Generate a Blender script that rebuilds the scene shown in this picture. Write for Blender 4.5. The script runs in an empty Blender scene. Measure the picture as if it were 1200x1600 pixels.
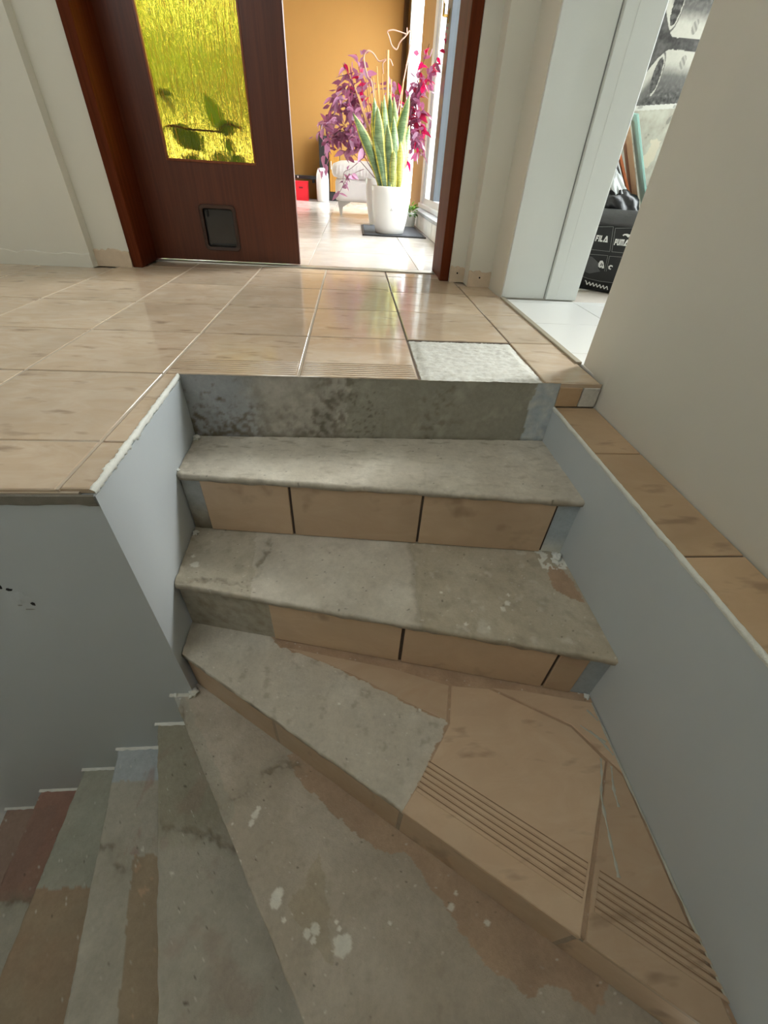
import bpy, bmesh, math, random
from mathutils import Vector, Matrix, noise
random.seed(7)
SC = bpy.context.scene
COL = SC.collection

# ------------------------------------------------------------------ camera
cam = bpy.data.cameras.new('camera')
cam.sensor_fit = 'VERTICAL'
cam.sensor_height = 36.0
cam.lens = 644.29 / 1600 * 36
cam.clip_start = 0.02
cam_o = bpy.data.objects.new('camera', cam)
COL.objects.link(cam_o)
_r = Vector((0.99705, -0.05891, 0.04917)); _u = Vector((-0.00033, 0.63747, 0.77048)); _f = Vector((0.07674, 0.76822, -0.63557))
cam_o.matrix_world = Matrix(((_r.x, _u.x, -_f.x, 0), (_r.y, _u.y, -_f.y, 0), (_r.z, _u.z, -_f.z, 0.41), (0, 0, 0, 1)))
SC.camera = cam_o

# ------------------------------------------------------------------ sky, light, exposure
SKY = 14.5
w = bpy.data.worlds.new('sky'); SC.world = w; w.use_nodes = True
bg = w.node_tree.nodes['Background']
bg.inputs[0].default_value = (0.95, 0.975, 1.0, 1); bg.inputs[1].default_value = SKY
SC.view_settings.view_transform = 'Standard'
SC.view_settings.look = 'None'
SC.view_settings.exposure = 0.0
SC.view_settings.gamma = 1.0
SC.view_settings.use_curve_mapping = False
SC.cycles.use_denoising = True
SC.cycles.max_bounces = 10
SC.cycles.diffuse_bounces = 6
SC.cycles.transparent_max_bounces = 12
SC.cycles.sample_clamp_indirect = 6.0
SC.cycles.caustics_reflective = False

def portal(name, loc, rot, sx, sy):
    l = bpy.data.lights.new(name, 'AREA'); l.shape = 'RECTANGLE'; l.size = sx; l.size_y = sy
    l.cycles.is_portal = True
    o = bpy.data.objects.new(name, l); o.location = loc; o.rotation_euler = rot; COL.objects.link(o)
H = math.pi / 2
portal('sky_portal', (0.92, 4.1, 1.18), (0, H, 0), 2.05, 2.7)            # garden room glass front, shines to -x
portal('sky_portal', (0.92, 7.6, 1.18), (0, H, 0), 2.1, 1.8)
portal('sky_portal', (-2.45, 9.02, 1.3), (-H, 0, 0), 2.9, 1.9)
portal('sky_portal', (2.33, 2.06, 1.39), (0, H, 0), 1.75, 0.86)           # side room
portal('sky_portal', (-1.6, -0.66, 1.95), (H, 0, 0), 0.9, 0.45)         # added unseen window behind the camera, for fill light
portal('sky_portal', (-0.55, 0.025, 2.66), (0, 0, 0), 0.6, 0.45)              # added unseen roof light, brightens the lower steps
sun = bpy.data.lights.new('sun', 'SUN'); sun.energy = 2.6; sun.angle = math.radians(12); sun.color = (1.0, 0.97, 0.92)
sun_o = bpy.data.objects.new('sun', sun); COL.objects.link(sun_o)
sun_o.rotation_euler = Vector((-0.74, -0.45, -0.58)).to_track_quat('-Z', 'Y').to_euler()

# ------------------------------------------------------------------ helpers
def lin(c):
    return tuple((v / 12.92 if v <= 0.04045 else ((v + 0.055) / 1.055) ** 2.4) for v in c)
def rgb(r, g, b):
    return lin((r / 255, g / 255, b / 255))

class NB:
    def __init__(s, name):
        s.m = bpy.data.materials.new(name); s.m.use_nodes = True
        s.t = s.m.node_tree; s.b = s.t.nodes['Principled BSDF']; s.out = s.t.nodes['Material Output']
    def n(s, typ, **kw):
        nd = s.t.nodes.new(typ)
        for k, v in kw.items(): setattr(nd, k, v)
        return nd
    def l(s, a, b): s.t.links.new(a, b)
    def coords(s, kind='Object', scale=(1, 1, 1), rand=False):
        tc = s.n('ShaderNodeTexCoord'); mp = s.n('ShaderNodeMapping'); mp.inputs['Scale'].default_value = scale
        s.l(tc.outputs[kind], mp.inputs[0])
        if rand:
            oi = s.n('ShaderNodeObjectInfo'); mu = s.n('ShaderNodeMath', operation='MULTIPLY'); mu.inputs[1].default_value = 37.0
            s.l(oi.outputs['Random'], mu.inputs[0]); s.l(mu.outputs[0], mp.inputs['Location'])
        return mp.outputs[0]
    def noise(s, vec, scale, detail=4, rough=0.55, dist=0.0):
        nd = s.n('ShaderNodeTexNoise'); nd.inputs['Scale'].default_value = scale; nd.inputs['Detail'].default_value = detail
        nd.inputs['Roughness'].default_value = rough; nd.inputs['Distortion'].default_value = dist
        s.l(vec, nd.inputs['Vector']); return nd.outputs[0]
    def ramp(s, fac, stops):
        r = s.n('ShaderNodeValToRGB'); e = r.color_ramp.elements
        while len(e) < len(stops): e.new(0.5)
        for el, (p, c) in zip(e, stops):
            el.position = p; el.color = (c[0], c[1], c[2], 1) if not isinstance(c, (int, float)) else (c, c, c, 1)
        s.l(fac, r.inputs[0]); return r.outputs[0]
    def mix(s, a, b, fac, mode='MIX'):
        mx = s.n('ShaderNodeMix', data_type='RGBA', blend_type=mode)
        for i, v in ((6, a), (7, b), (0, fac)):
            sock = mx.inputs[i]
            if hasattr(v, 'links'): s.l(v, sock)
            elif isinstance(v, (int, float)): sock.default_value = v if i == 0 else (v, v, v, 1)
            else: sock.default_value = (v[0], v[1], v[2], 1)
        return mx.outputs[2]
    def bump(s, h, dist=0.002, strength=0.5):
        b = s.n('ShaderNodeBump'); b.inputs['Distance'].default_value = dist; b.inputs['Strength'].default_value = strength
        s.l(h, b.inputs['Height']); s.l(b.outputs[0], s.b.inputs['Normal'])
    def set(s, **kw):
        names = {'color': 'Base Color', 'rough': 'Roughness', 'metal': 'Metallic', 'spec': 'Specular IOR Level', 'coat': 'Coat Weight', 'coat_rough': 'Coat Roughness', 'trans': 'Transmission Weight', 'sub': 'Subsurface Weight'}
        for k, v in kw.items():
            i = s.b.inputs[names[k]]
            if hasattr(v, 'links'): s.l(v, i)
            elif isinstance(v, tuple): i.default_value = (v[0], v[1], v[2], 1)
            else: i.default_value = v
        return s

def plain(name, c, rough=0.5, metal=0.0, spec=0.5, var=0.08, scale=12.0, bump=0.0, coat=0.0):
    nb = NB(name); v = nb.coords(); n = nb.noise(v, scale)
    nb.set(color=nb.mix(tuple(x * (1 - var) for x in c), tuple(min(1, x * (1 + var)) for x in c), n), rough=rough, metal=metal, spec=spec, coat=coat)
    if bump: nb.bump(nb.noise(v, scale * 8), bump, 0.4)
    return nb.m

def tile_mat(name, light, base, dark, rough, smear=0.5):
    nb = NB(name); v = nb.coords('Object', (1, 1, 1), True); vs = nb.coords('Object', (3.0, 7, 7), True)
    big = nb.noise(v, 4.5, 3); streak = nb.noise(vs, 2.6, 6, 0.65, 1.2)
    c = nb.mix(base, light, nb.ramp(streak, [(0.40, 0.0), (0.72, 0.65)]))
    c = nb.mix(c, tuple(x * 0.82 for x in base), nb.ramp(big, [(0.42, 0.0), (0.75, 0.8)]))
    vd = nb.n('ShaderNodeMapping'); vd.inputs['Rotation'].default_value = (0, 0, 0.9); vd.inputs['Scale'].default_value = (1, 3.0, 1)
    nb.l(v, vd.inputs[0]); sm = nb.noise(vd.outputs[0], 9.0, 3, 0.5)
    c = nb.mix(c, dark, nb.ramp(sm, [(0.615, 0.0), (0.72, smear)]))
    oi = nb.n('ShaderNodeObjectInfo')
    c = nb.mix(c, nb.mix(c, 0.80, 1.0, 'MULTIPLY'), oi.outputs['Random'])
    nb.set(color=c, rough=nb.ramp(nb.noise(v, 7, 5), [(0.3, rough * 0.75), (0.7, rough * 1.5)]), spec=0.5)
    nb.bump(nb.noise(vs, 3.0, 4), 0.0004, 0.15)
    return nb.m

def vcol_mat(name, rough=0.8, grain=0.12, spec=0.3, bumpd=0.0042):
    nb = NB(name); at = nb.n('ShaderNodeVertexColor'); at.layer_name = 'Col'
    v = nb.coords(); f = nb.noise(v, 90, 6, 0.7); g = nb.noise(v, 18, 5, 0.6)
    k = nb.mix(nb.ramp(f, [(0.3, 1 - grain), (0.7, 1 + grain)]), nb.ramp(g, [(0.3, 1 - grain), (0.7, 1 + grain)]), 0.5)
    c = nb.mix(at.outputs[0], k, 1.0, 'MULTIPLY')
    nb.set(color=c, rough=rough, spec=spec)
    nb.bump(nb.mix(f, g, 0.4), bumpd, 0.75)
    return nb.m

def wood(name, c1, c2, rough=0.35, coat=0.3):
    nb = NB(name); v = nb.coords('Object', (28, 28, 0.9)); n = nb.noise(v, 2.2, 6, 0.6, 0.6)
    nb.set(color=nb.mix(c1, c2, nb.ramp(n, [(0.35, 0.0), (0.65, 1.0)])), rough=rough, coat=coat, coat_rough=0.25)
    nb.bump(n, 0.0006, 0.3)
    return nb.m

M = {}
M['tile'] = tile_mat('hall_tile', rgb(226, 210, 192), rgb(208, 184, 158), rgb(140, 116, 98), 0.10, 0.6)
M['stair_tile'] = tile_mat('stair_tile', rgb(214, 190, 162), rgb(202, 173, 144), rgb(132, 106, 84), 0.42, 0.5)
M['ledge_tile'] = tile_mat('ledge_tile', rgb(210, 182, 150), rgb(198, 168, 134), rgb(124, 98, 80), 0.35, 0.5)
M['white_tile'] = tile_mat('garden_room_tile', rgb(226, 220, 216), rgb(210, 203, 198), rgb(176, 168, 162), 0.16, 0.2)
M['side_tile'] = plain('side_room_tile', rgb(226, 226, 224), 0.3, var=0.02, scale=3)
M['grout'] = plain('grout', rgb(182, 167, 149), 0.9, bump=0.001)
M['grout_dark'] = plain('grout_dark', rgb(98, 84, 74), 0.9, bump=0.001)
M['grout_white'] = plain('grout_white', rgb(188, 180, 172), 0.9)
M['concrete'] = vcol_mat('bare_concrete', 0.72, 0.16)
M['print'] = vcol_mat('wall_print', 0.7, 0.05, 0.2, 0.0003)
M['blue_paint'] = plain('blue_grey_paint', rgb(189, 195, 200), 0.55, var=0.03, scale=6, bump=0.0006)
M['white_wall'] = plain('off_white_wall', rgb(208, 204, 196), 0.75, var=0.025, scale=5, bump=0.0008)
M['hall_wall'] = plain('hall_wall', rgb(214, 212, 202), 0.8, var=0.03, scale=5, bump=0.0012)
M['raw_plaster'] = plain('raw_plaster', rgb(206, 188, 166), 0.9, var=0.14, scale=30, bump=0.003)
M['ceiling'] = plain('ceiling_white', rgb(232, 230, 224), 0.9, var=0.02)
M['filler'] = plain('white_filler', rgb(226, 226, 220), 0.85, var=0.12, scale=60, bump=0.003)
M['mortar'] = plain('mortar', rgb(205, 203, 196), 0.9, var=0.22, scale=120, bump=0.004)
M['mustard'] = plain('mustard_wall', rgb(166, 122, 62), 0.8, var=0.04, scale=4, bump=0.0006)
M['mahogany'] = wood('mahogany', rgb(78, 33, 14), rgb(96, 44, 22), 0.42, 0.1)
M['jamb_wood'] = wood('jamb_wood', rgb(80, 34, 15), rgb(98, 46, 24), 0.6, 0.0); M['jamb_wood'].node_tree.nodes['Principled BSDF'].inputs['Specular IOR Level'].default_value = 0.08
M['ochre_wood'] = wood('ochre_wood', rgb(150, 102, 28), rgb(176, 126, 44), 0.5, 0.1)
M['white_lacquer'] = plain('white_lacquer', rgb(222, 226, 224), 0.4, var=0.015, scale=8)
M['groove'] = plain('shadow_groove', rgb(150, 150, 148), 0.7)
M['white_pvc'] = plain('white_window_frame', rgb(226, 230, 232), 0.3, var=0.02)
M['grey_pvc'] = plain('grey_window_frame', rgb(70, 76, 84), 0.35, var=0.04)
M['pot'] = plain('white_ceramic', rgb(222, 222, 222), 0.22, var=0.015)
M['leather'] = plain('white_leather', rgb(234, 230, 230), 0.45, var=0.03, scale=40, bump=0.0008)
M['chrome'] = plain('brushed_steel', rgb(214, 214, 212), 0.28, metal=0.85)
M['black'] = plain('black_plastic', rgb(26, 26, 28), 0.45, var=0.15)
M['black_flap'] = plain('smoked_flap', rgb(44, 40, 38), 0.18, var=0.15, spec=0.7)
M['brown_plastic'] = plain('brown_plastic', rgb(62, 38, 30), 0.35)
M['red'] = plain('red_fabric', rgb(214, 14, 38), 0.55)
M['mat'] = plain('anthracite_mat', rgb(70, 72, 78), 0.95, var=0.25, scale=200, bump=0.002)
M['brick'] = plain('white_painted_stone', rgb(228, 226, 220), 0.8, var=0.06, scale=14, bump=0.006)
M['stone'] = plain('stone_sill', rgb(150, 152, 156), 0.35, var=0.12, scale=10)
M['soil'] = plain('potting_soil', rgb(58, 44, 34), 0.95, var=0.3, scale=60, bump=0.004)
M['twig'] = plain('pale_twig', rgb(196, 154, 138), 0.7, var=0.1, scale=40)
M['straw'] = plain('dry_stalk', rgb(206, 160, 104), 0.8, var=0.15, scale=30)
M['stem'] = plain('dark_stem', rgb(88, 42, 50), 0.6)
M['metal_strip'] = plain('threshold_metal', rgb(176, 170, 158), 0.32, metal=0.7, var=0.1)
M['strip_tan'] = plain('tan_strip', rgb(158, 148, 130), 0.45, var=0.1)
M['brass'] = plain('brass', rgb(198, 160, 90), 0.25, metal=1.0)
M['paper'] = plain('white_paper', rgb(232, 232, 234), 0.7, var=0.03)
M['cyan'] = plain('pale_cyan_board', rgb(178, 224, 218), 0.35, var=0.04)
M['board'] = wood('plain_board', rgb(176, 136, 104), rgb(194, 154, 122), 0.6, 0.0)
M['orange'] = plain('orange_card', rgb(226, 130, 84), 0.6)
M['bag'] = plain('black_bag', rgb(14, 14, 15), 0.5, var=0.2, scale=20, bump=0.001)
M['bag_grey'] = plain('grey_bag_film', rgb(72, 72, 74), 0.3, var=0.3, scale=16, bump=0.004)
M['white_print'] = plain('white_print', rgb(224, 224, 222), 0.6, var=0.02)
M['ground'] = plain('pale_paving', rgb(190, 188, 180), 0.9, var=0.1)
M['groove_dark'] = plain('groove_dark', rgb(138, 112, 88), 0.9, var=0.3, scale=30)
M['joint_dirt'] = plain('joint_dirt', rgb(78, 64, 54), 0.95)
M['dark_hole'] = plain('dark_hole', rgb(30, 28, 27), 0.95)

def leaf_mat(name, c, t, wt=0.5, rand=0.35, rough=0.4):
    nb = NB(name); nb.set(rough=rough)
    oi = nb.n('ShaderNodeObjectInfo')
    cc = nb.mix(c, tuple(x * rand for x in c), oi.outputs['Random'])
    nb.l(cc, nb.b.inputs['Base Color'])
    tr = nb.n('ShaderNodeBsdfTranslucent'); nb.l(nb.mix(t, tuple(x * 0.6 for x in t), oi.outputs['Random']), tr.inputs[0])
    ms = nb.n('ShaderNodeMixShader'); ms.inputs[0].default_value = wt
    nb.l(nb.b.outputs[0], ms.inputs[1]); nb.l(tr.outputs[0], ms.inputs[2]); nb.l(ms.outputs[0], nb.out.inputs[0])
    return nb.m
M['purple_leaf'] = leaf_mat('purple_leaf', rgb(206, 150, 184), rgb(206, 120, 160), 0.35, 0.45, 0.3)
M['backlit_leaf'] = leaf_mat('crimson_backlit_leaf', rgb(206, 40, 90), rgb(240, 30, 100), 0.45)  # crimson puts backlight from the window into the leaf colour
M['green_leaf'] = leaf_mat('green_leaf', rgb(70, 110, 40), rgb(120, 170, 40), 0.4)
M['garden_leaf'] = leaf_mat('garden_leaf', rgb(140, 176, 84), rgb(170, 200, 80), 0.35)

def snake_mat():
    nb = NB('variegated_leaf'); at = nb.n('ShaderNodeVertexColor'); at.layer_name = 'Col'
    v = nb.coords('Object', (6, 6, 60)); n = nb.noise(v, 3, 3, 0.5, 0.8)
    nb.l(nb.mix(at.outputs[0], nb.mix(at.outputs[0], rgb(70, 100, 74), 1.0, 'MULTIPLY'), nb.ramp(n, [(0.45, 0.0), (0.6, 0.55)])), nb.b.inputs['Base Color'])
    nb.set(rough=0.3)
    tr = nb.n('ShaderNodeBsdfTranslucent'); nb.l(at.outputs[0], tr.inputs[0])
    ms = nb.n('ShaderNodeMixShader'); ms.inputs[0].default_value = 0.3
    nb.l(nb.b.outputs[0], ms.inputs[1]); nb.l(tr.outputs[0], ms.inputs[2]); nb.l(ms.outputs[0], nb.out.inputs[0])
    return nb.m
M['snake'] = snake_mat()

def window_glass():
    nb = NB('clear_glass'); tr = nb.n('ShaderNodeBsdfTransparent'); gl = nb.n('ShaderNodeBsdfGlossy'); gl.inputs['Roughness'].default_value = 0.03
    lw = nb.n('ShaderNodeLayerWeight'); lw.inputs[0].default_value = 0.5; pw = nb.n('ShaderNodeMath', operation='POWER'); pw.inputs[1].default_value = 5.0; nb.l(lw.outputs['Facing'], pw.inputs[0]); mu = nb.n('ShaderNodeMath', operation='MULTIPLY_ADD'); mu.inputs[1].default_value = 0.45; mu.inputs[2].default_value = 0.03; nb.l(pw.outputs[0], mu.inputs[0])
    tr.inputs[0].default_value = (0.95, 0.97, 0.96, 1)
    ms = nb.n('ShaderNodeMixShader'); nb.l(mu.outputs[0], ms.inputs[0]); nb.l(tr.outputs[0], ms.inputs[1]); nb.l(gl.outputs[0], ms.inputs[2])
    nb.l(ms.outputs[0], nb.out.inputs[0]); return nb.m
M['glass'] = window_glass()

def amber_glass():
    nb = NB('amber_hammered_glass'); v = nb.coords('Object', (40, 40, 3.0)); n = nb.noise(v, 4.5, 2, 0.5, 0.3)
    b = nb.n('ShaderNodeBump'); b.inputs['Distance'].default_value = 0.005; b.inputs['Strength'].default_value = 0.7; nb.l(n, b.inputs['Height'])
    rf = nb.n('ShaderNodeBsdfRefraction'); rf.inputs[0].default_value = (*rgb(222, 206, 132), 1); rf.inputs['Roughness'].default_value = 0.04; rf.inputs['IOR'].default_value = 1.45
    gl = nb.n('ShaderNodeBsdfGlossy'); gl.inputs['Roughness'].default_value = 0.12
    nb.l(b.outputs[0], rf.inputs['Normal']); nb.l(b.outputs[0], gl.inputs['Normal'])
    ms = nb.n('ShaderNodeMixShader'); ms.inputs[0].default_value = 0.05
    nb.l(rf.outputs[0], ms.inputs[1]); nb.l(gl.outputs[0], ms.inputs[2]); nb.l(ms.outputs[0], nb.out.inputs[0])
    return nb.m
M['amber'] = amber_glass()

def obj(name, bm, m, parent=None, smooth=False):
    me = bpy.data.meshes.new(name)
    if isinstance(bm, tuple):
        me.from_pydata(bm[0], [], bm[1])
    else:
        bm.to_mesh(me); bm.free()
    me.materials.append(m if not isinstance(m, str) else M[m])
    if smooth:
        for p in me.polygons: p.use_smooth = True
    o = bpy.data.objects.new(name, me); COL.objects.link(o)
    if parent is not None: o.parent = parent
    return o
def empty(name, loc=(0, 0, 0), rz=0.0):
    o = bpy.data.objects.new(name, None); o.location = loc; o.rotation_euler = (0, 0, rz); o.empty_display_size = 0.05; COL.objects.link(o); return o
def tag(o, label=None, cat=None, group=None, kind=None):
    if label: o['label'] = label
    if cat: o['category'] = cat
    if group: o['group'] = group
    if kind: o['kind'] = kind
    return o
def struct(o): o['kind'] = 'structure'; return o

def add_box(bm, a, b, mat4=None, bevel=0.0, seg=2):
    vs = [bm.verts.new((x, y, z)) for z in (a[2], b[2]) for y in (a[1], b[1]) for x in (a[0], b[0])]
    if mat4 is not None:
        for v in vs: v.co = mat4 @ v.co
    fs = [bm.faces.new([vs[i] for i in q]) for q in ((0, 2, 3, 1), (4, 5, 7, 6), (0, 1, 5, 4), (1, 3, 7, 5), (3, 2, 6, 7), (2, 0, 4, 6))]
    if bevel:
        es = list({e for f in fs for e in f.edges})
        bmesh.ops.bevel(bm, geom=es, offset=bevel, segments=seg, affect='EDGES', profile=0.5)
def box(name, a, b, m, parent=None, bevel=0.0, seg=2, mat4=None):
    bm = bmesh.new(); add_box(bm, a, b, mat4, bevel, seg); return obj(name, bm, m, parent)
def add_prism(bm, poly, z0, z1, cham=0.0):
    """vertical prism over a plan polygon (counter-clockwise), top edge chamfered"""
    n = len(poly)
    def inset(p, d):
        out = []
        for i in range(n):
            a = Vector(p[i - 1]); b = Vector(p[i]); c = Vector(p[(i + 1) % n])
            e1 = (b - a).normalized(); e2 = (c - b).normalized()
            n1 = Vector((-e1.y, e1.x)); n2 = Vector((-e2.y, e2.x)); s = n1 + n2
            k = d / max(0.3, 1 + n1.dot(n2)); out.append(b + s * k)
        return out
    rings = [[(p[0], p[1], z0) for p in poly], [(p[0], p[1], z1 - cham) for p in poly]]
    if cham: rings.append([(p[0], p[1], z1) for p in inset(poly, cham)])
    V = [[bm.verts.new(c) for c in r] for r in rings]
    for r0, r1 in zip(V, V[1:]):
        for i in range(n): bm.faces.new((r0[i], r0[(i + 1) % n], r1[(i + 1) % n], r1[i]))
    bm.faces.new(V[-1]); bm.faces.new(list(reversed(V[0])))
def prism(name, poly, z0, z1, m, parent=None, cham=0.0):
    bm = bmesh.new(); add_prism(bm, poly, z0, z1, cham); return obj(name, bm, m, parent)
def rect(x0, y0, x1, y1): return [(x0, y0), (x1, y0), (x1, y1), (x0, y1)]
def add_tube(bm, pts, r0, r1=None, n=6, cap=True):
    r1 = r0 if r1 is None else r1
    pts = [Vector(p) for p in pts]; rings = []
    for i, p in enumerate(pts):
        d = (pts[min(i + 1, len(pts) - 1)] - pts[max(i - 1, 0)]).normalized()
        a = d.orthogonal().normalized() if i == 0 else (prev - d * prev.dot(d)).normalized()
        prev = a; b = d.cross(a); r = r0 + (r1 - r0) * i / max(1, len(pts) - 1)
        rings.append([bm.verts.new(p + (a * math.cos(2 * math.pi * k / n) + b * math.sin(2 * math.pi * k / n)) * r) for k in range(n)])
    for a, b in zip(rings, rings[1:]):
        for k in range(n): bm.faces.new((a[k], a[(k + 1) % n], b[(k + 1) % n], b[k]))
    if cap:
        bm.faces.new(list(reversed(rings[0]))); bm.faces.new(rings[-1])
def tube(name, pts, r0, r1, m, parent=None, n=6):
    bm = bmesh.new(); add_tube(bm, pts, r0, r1, n); return obj(name, bm, m, parent, True)
def smooth_path(pts, k=5):
    P = [Vector(p) for p in pts]; P = [P[0] * 2 - P[1]] + P + [P[-1] * 2 - P[-2]]; out = []
    for i in range(1, len(P) - 2):
        for j in range(k):
            t = j / k; a, b, c, d = P[i - 1], P[i], P[i + 1], P[i + 2]
            out.append(0.5 * ((2 * b) + (c - a) * t + (2 * a - 5 * b + 4 * c - d) * t * t + (3 * b - a - 3 * c + d) * t ** 3))
    out.append(P[-2]); return out
def add_lathe(bm, prof, n=40, cx=0.0, cy=0.0):
    rings = [[bm.verts.new((cx + r * math.cos(2 * math.pi * k / n), cy + r * math.sin(2 * math.pi * k / n), z)) for k in range(n)] for r, z in prof]
    for a, b in zip(rings, rings[1:]):
        for k in range(n): bm.faces.new((a[k], a[(k + 1) % n], b[(k + 1) % n], b[k]))
    bm.faces.new(list(reversed(rings[0]))); bm.faces.new(rings[-1])

def fbm(x, y, s, seed=0.0, o=4):
    v = 0.0; a = 0.5
    for _ in range(o):
        v += a * noise.noise((x * s, y * s, seed)); s *= 2.1; a *= 0.5; seed += 3.7
    return v
def inside(poly, x, y):
    c = False; j = len(poly) - 1
    for i in range(len(poly)):
        xi, yi = poly[i]; xj, yj = poly[j]
        if (yi > y) != (yj > y) and x < (xj - xi) * (y - yi) / (yj - yi) + xi: c = not c
        j = i
    return c
def seg_dist(x, y, pl):
    best = 9.0
    for (ax, ay), (bx, by) in zip(pl, pl[1:]):
        dx, dy = bx - ax, by - ay; t = max(0, min(1, ((x - ax) * dx + (y - ay) * dy) / (dx * dx + dy * dy + 1e-12)))
        best = min(best, math.hypot(x - ax - t * dx, y - ay - t * dy))
    return best
def lerp(a, b, t): return tuple(p + (q - p) * t for p, q in zip(a, b))
def sstep(a, b, x):
    t = max(0.0, min(1.0, (x - a) / (b - a))); return t * t * (3 - 2 * t)

def painted(name, verts, faces, cols, m, parent=None):
    me = bpy.data.meshes.new(name); me.from_pydata(verts, [], faces)
    at = me.color_attributes.new('Col', 'FLOAT_COLOR', 'POINT')
    buf = []
    for c in cols: buf.extend((c[0], c[1], c[2], 1.0))
    at.data.foreach_set('color', buf)
    me.materials.append(M[m])
    for p in me.polygons: p.use_smooth = True
    o = bpy.data.objects.new(name, me); COL.objects.link(o)
    if parent is not None: o.parent = parent
    return o

# ================================================================== THE SETTING
FL, FR = -0.429, 0.553                       # stair width between the two cheeks
# --- big shell
struct(tag(prism('wall_stairwell', [(-2.6, 0.549), (-0.409, 0.549), (-0.428, 1.029), (-0.428, 1.2), (-2.6, 1.2)], -2.75, -0.012, 'blue_paint')))
cheek = struct(prism('wall_stairwell_right', rect(FR, -0.55, 0.668, 1.029), -2.75, -0.075, 'blue_paint'))
wr = struct(prism('wall_right', [(0.669, -0.55), (0.775, -0.55), (0.775, 1.18), (0.682, 1.18), (0.671, 1.02)], -2.75, 2.5, 'white_wall'))
struct(box('wall_hall_left', (-2.7, -0.55, -2.75), (-2.6, 2.62, 2.5), 'hall_wall'))
bk = bmesh.new()
for a, b in (((-2.7, -0.65, -2.75), (0.775, -0.55, 1.7)), ((-2.7, -0.65, 2.2), (0.775, -0.55, 2.5)), ((-2.7, -0.65, 1.7), (-2.1, -0.55, 2.2)), ((-1.1, -0.65, 1.7), (0.775, -0.55, 2.2))): add_box(bk, a, b)
struct(obj('wall_back', bk, 'hall_wall'))
bm = bmesh.new()
for a, b in (((-2.7, 0.25, 2.5), (0.775, 2.62, 2.6)), ((-2.7, -0.65, 2.5), (-0.85, 0.25, 2.6)), ((-0.25, -0.65, 2.5), (0.775, 0.25, 2.6)), ((-0.85, -0.65, 2.5), (-0.25, -0.2, 2.6))): add_box(bm, a, b)
struct(obj('ceiling', bm, 'ceiling'))
struct(box('floor_lower', (-2.6, -0.55, -2.85), (0.675, 0.549, -2.75), 'grout'))
fw = bmesh.new()
add_box(fw, (-4.3, 2.285, 0), (-1.2, 2.62, 2.5)); add_box(fw, (-1.2, 2.335, 0), (-1.043, 2.62, 2.5))
add_box(fw, (0.484, 2.32, 0), (0.556, 2.62, 2.5)); add_box(fw, (0.556, 2.225, 0), (0.664, 2.62, 2.5))
add_box(fw, (-1.043, 2.335, 2.06), (0.484, 2.62, 2.5))
fo = struct(obj('wall_front', fw, 'hall_wall'))
struct(box('wall_front_corner', (0.664, 2.012, -0.2), (1.003, 2.62, 2.5), 'hall_wall'))
struct(box('wall_lintel', (0.664, 1.18, 2.06), (0.775, 2.012, 2.5), 'hall_wall'))
# plaster left bare where the old skirting was
def ragged_strip(name, p0, p1, z0, z1, nrm, th, m, parent, seed, amp=0.008, n=40):
    """thin plaster band along p0-p1 with a ragged upper edge"""
    d = Vector((p1[0] - p0[0], p1[1] - p0[1], 0)); nv = Vector((nrm[0], nrm[1], 0)); bm = bmesh.new(); rows = []
    for i in range(n + 1):
        t = i / n; p = Vector((p0[0], p0[1], 0)) + d * t
        zt = z1 + amp * noise.noise((t * d.length * 18, seed, 0)) * 1.6 + amp * 0.7 * noise.noise((t * d.length * 70, seed, 5))
        r = [bm.verts.new(p + Vector((0, 0, z0))), bm.verts.new(p + nv * th + Vector((0, 0, z0))), bm.verts.new(p + nv * th * (0.85 + 0.2 * noise.noise((t * 8, seed, 2))) + Vector((0, 0, zt - 0.003))), bm.verts.new(p + Vector((0, 0, zt)))]
        rows.append(r)
    for a, b in zip(rows, rows[1:]):
        for k in range(3): bm.faces.new((a[k], b[k], b[k + 1], a[k + 1]))
    bm.faces.new(rows[0][::-1]); bm.faces.new(rows[-1])
    bmesh.ops.recalc_face_normals(bm, faces=bm.faces)
    return obj(name, bm, m, parent)
b1 = struct(ragged_strip('baseboard_left', (-2.6, 2.285), (-1.2, 2.285), 0, 0.055, (0, -1), 0.006, 'hall_wall', None, 1))
struct(ragged_strip('baseboard_niche', (-1.2, 2.335), (-1.043, 2.335), 0, 0.068, (0, -1), 0.012, 'raw_plaster', None, 2))
for nm, a, b, s in (('baseboard_right', (0.484, 2.32), (0.556, 2.32), 3), ('baseboard_right_pier', (0.556, 2.225), (0.664, 2.225), 4)):
    o = struct(ragged_strip(nm, a, b, 0, 0.066, (0, -1), 0.010, 'raw_plaster', None, s))
    bm = bmesh.new(); cx = (a[0] + b[0]) / 2
    mt = Matrix.Translation((cx, a[1] - 0.0105, 0.04)) @ Matrix.Rotation(H, 4, 'X')
    bmesh.ops.create_cone(bm, cap_ends=True, segments=10, radius1=0.004, radius2=0.004, depth=0.002, matrix=mt)
    obj('screw_hole', bm, 'dark_hole', o)
# white lining and casing of the opening to the side room
d2 = struct(empty('door_2', (0.664, 2.0, 0)))
box('lining', (0.002, 0.0, 0.004), (0.194, 0.012, 2.06), 'white_lacquer', d2, 0.001)
box('groove', (0.194, 0.004, 0.004), (0.200, 0.012, 2.06), 'groove', d2)
bm = bmesh.new(); add_box(bm, (0.200, -0.014, 0.004), (0.339, 0.012, 2.06), None, 0.003); add_box(bm, (0.244, -0.0148, 0.004), (0.337, -0.010, 2.06), None, 0.002)
obj('casing', bm, 'white_lacquer', d2)

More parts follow.
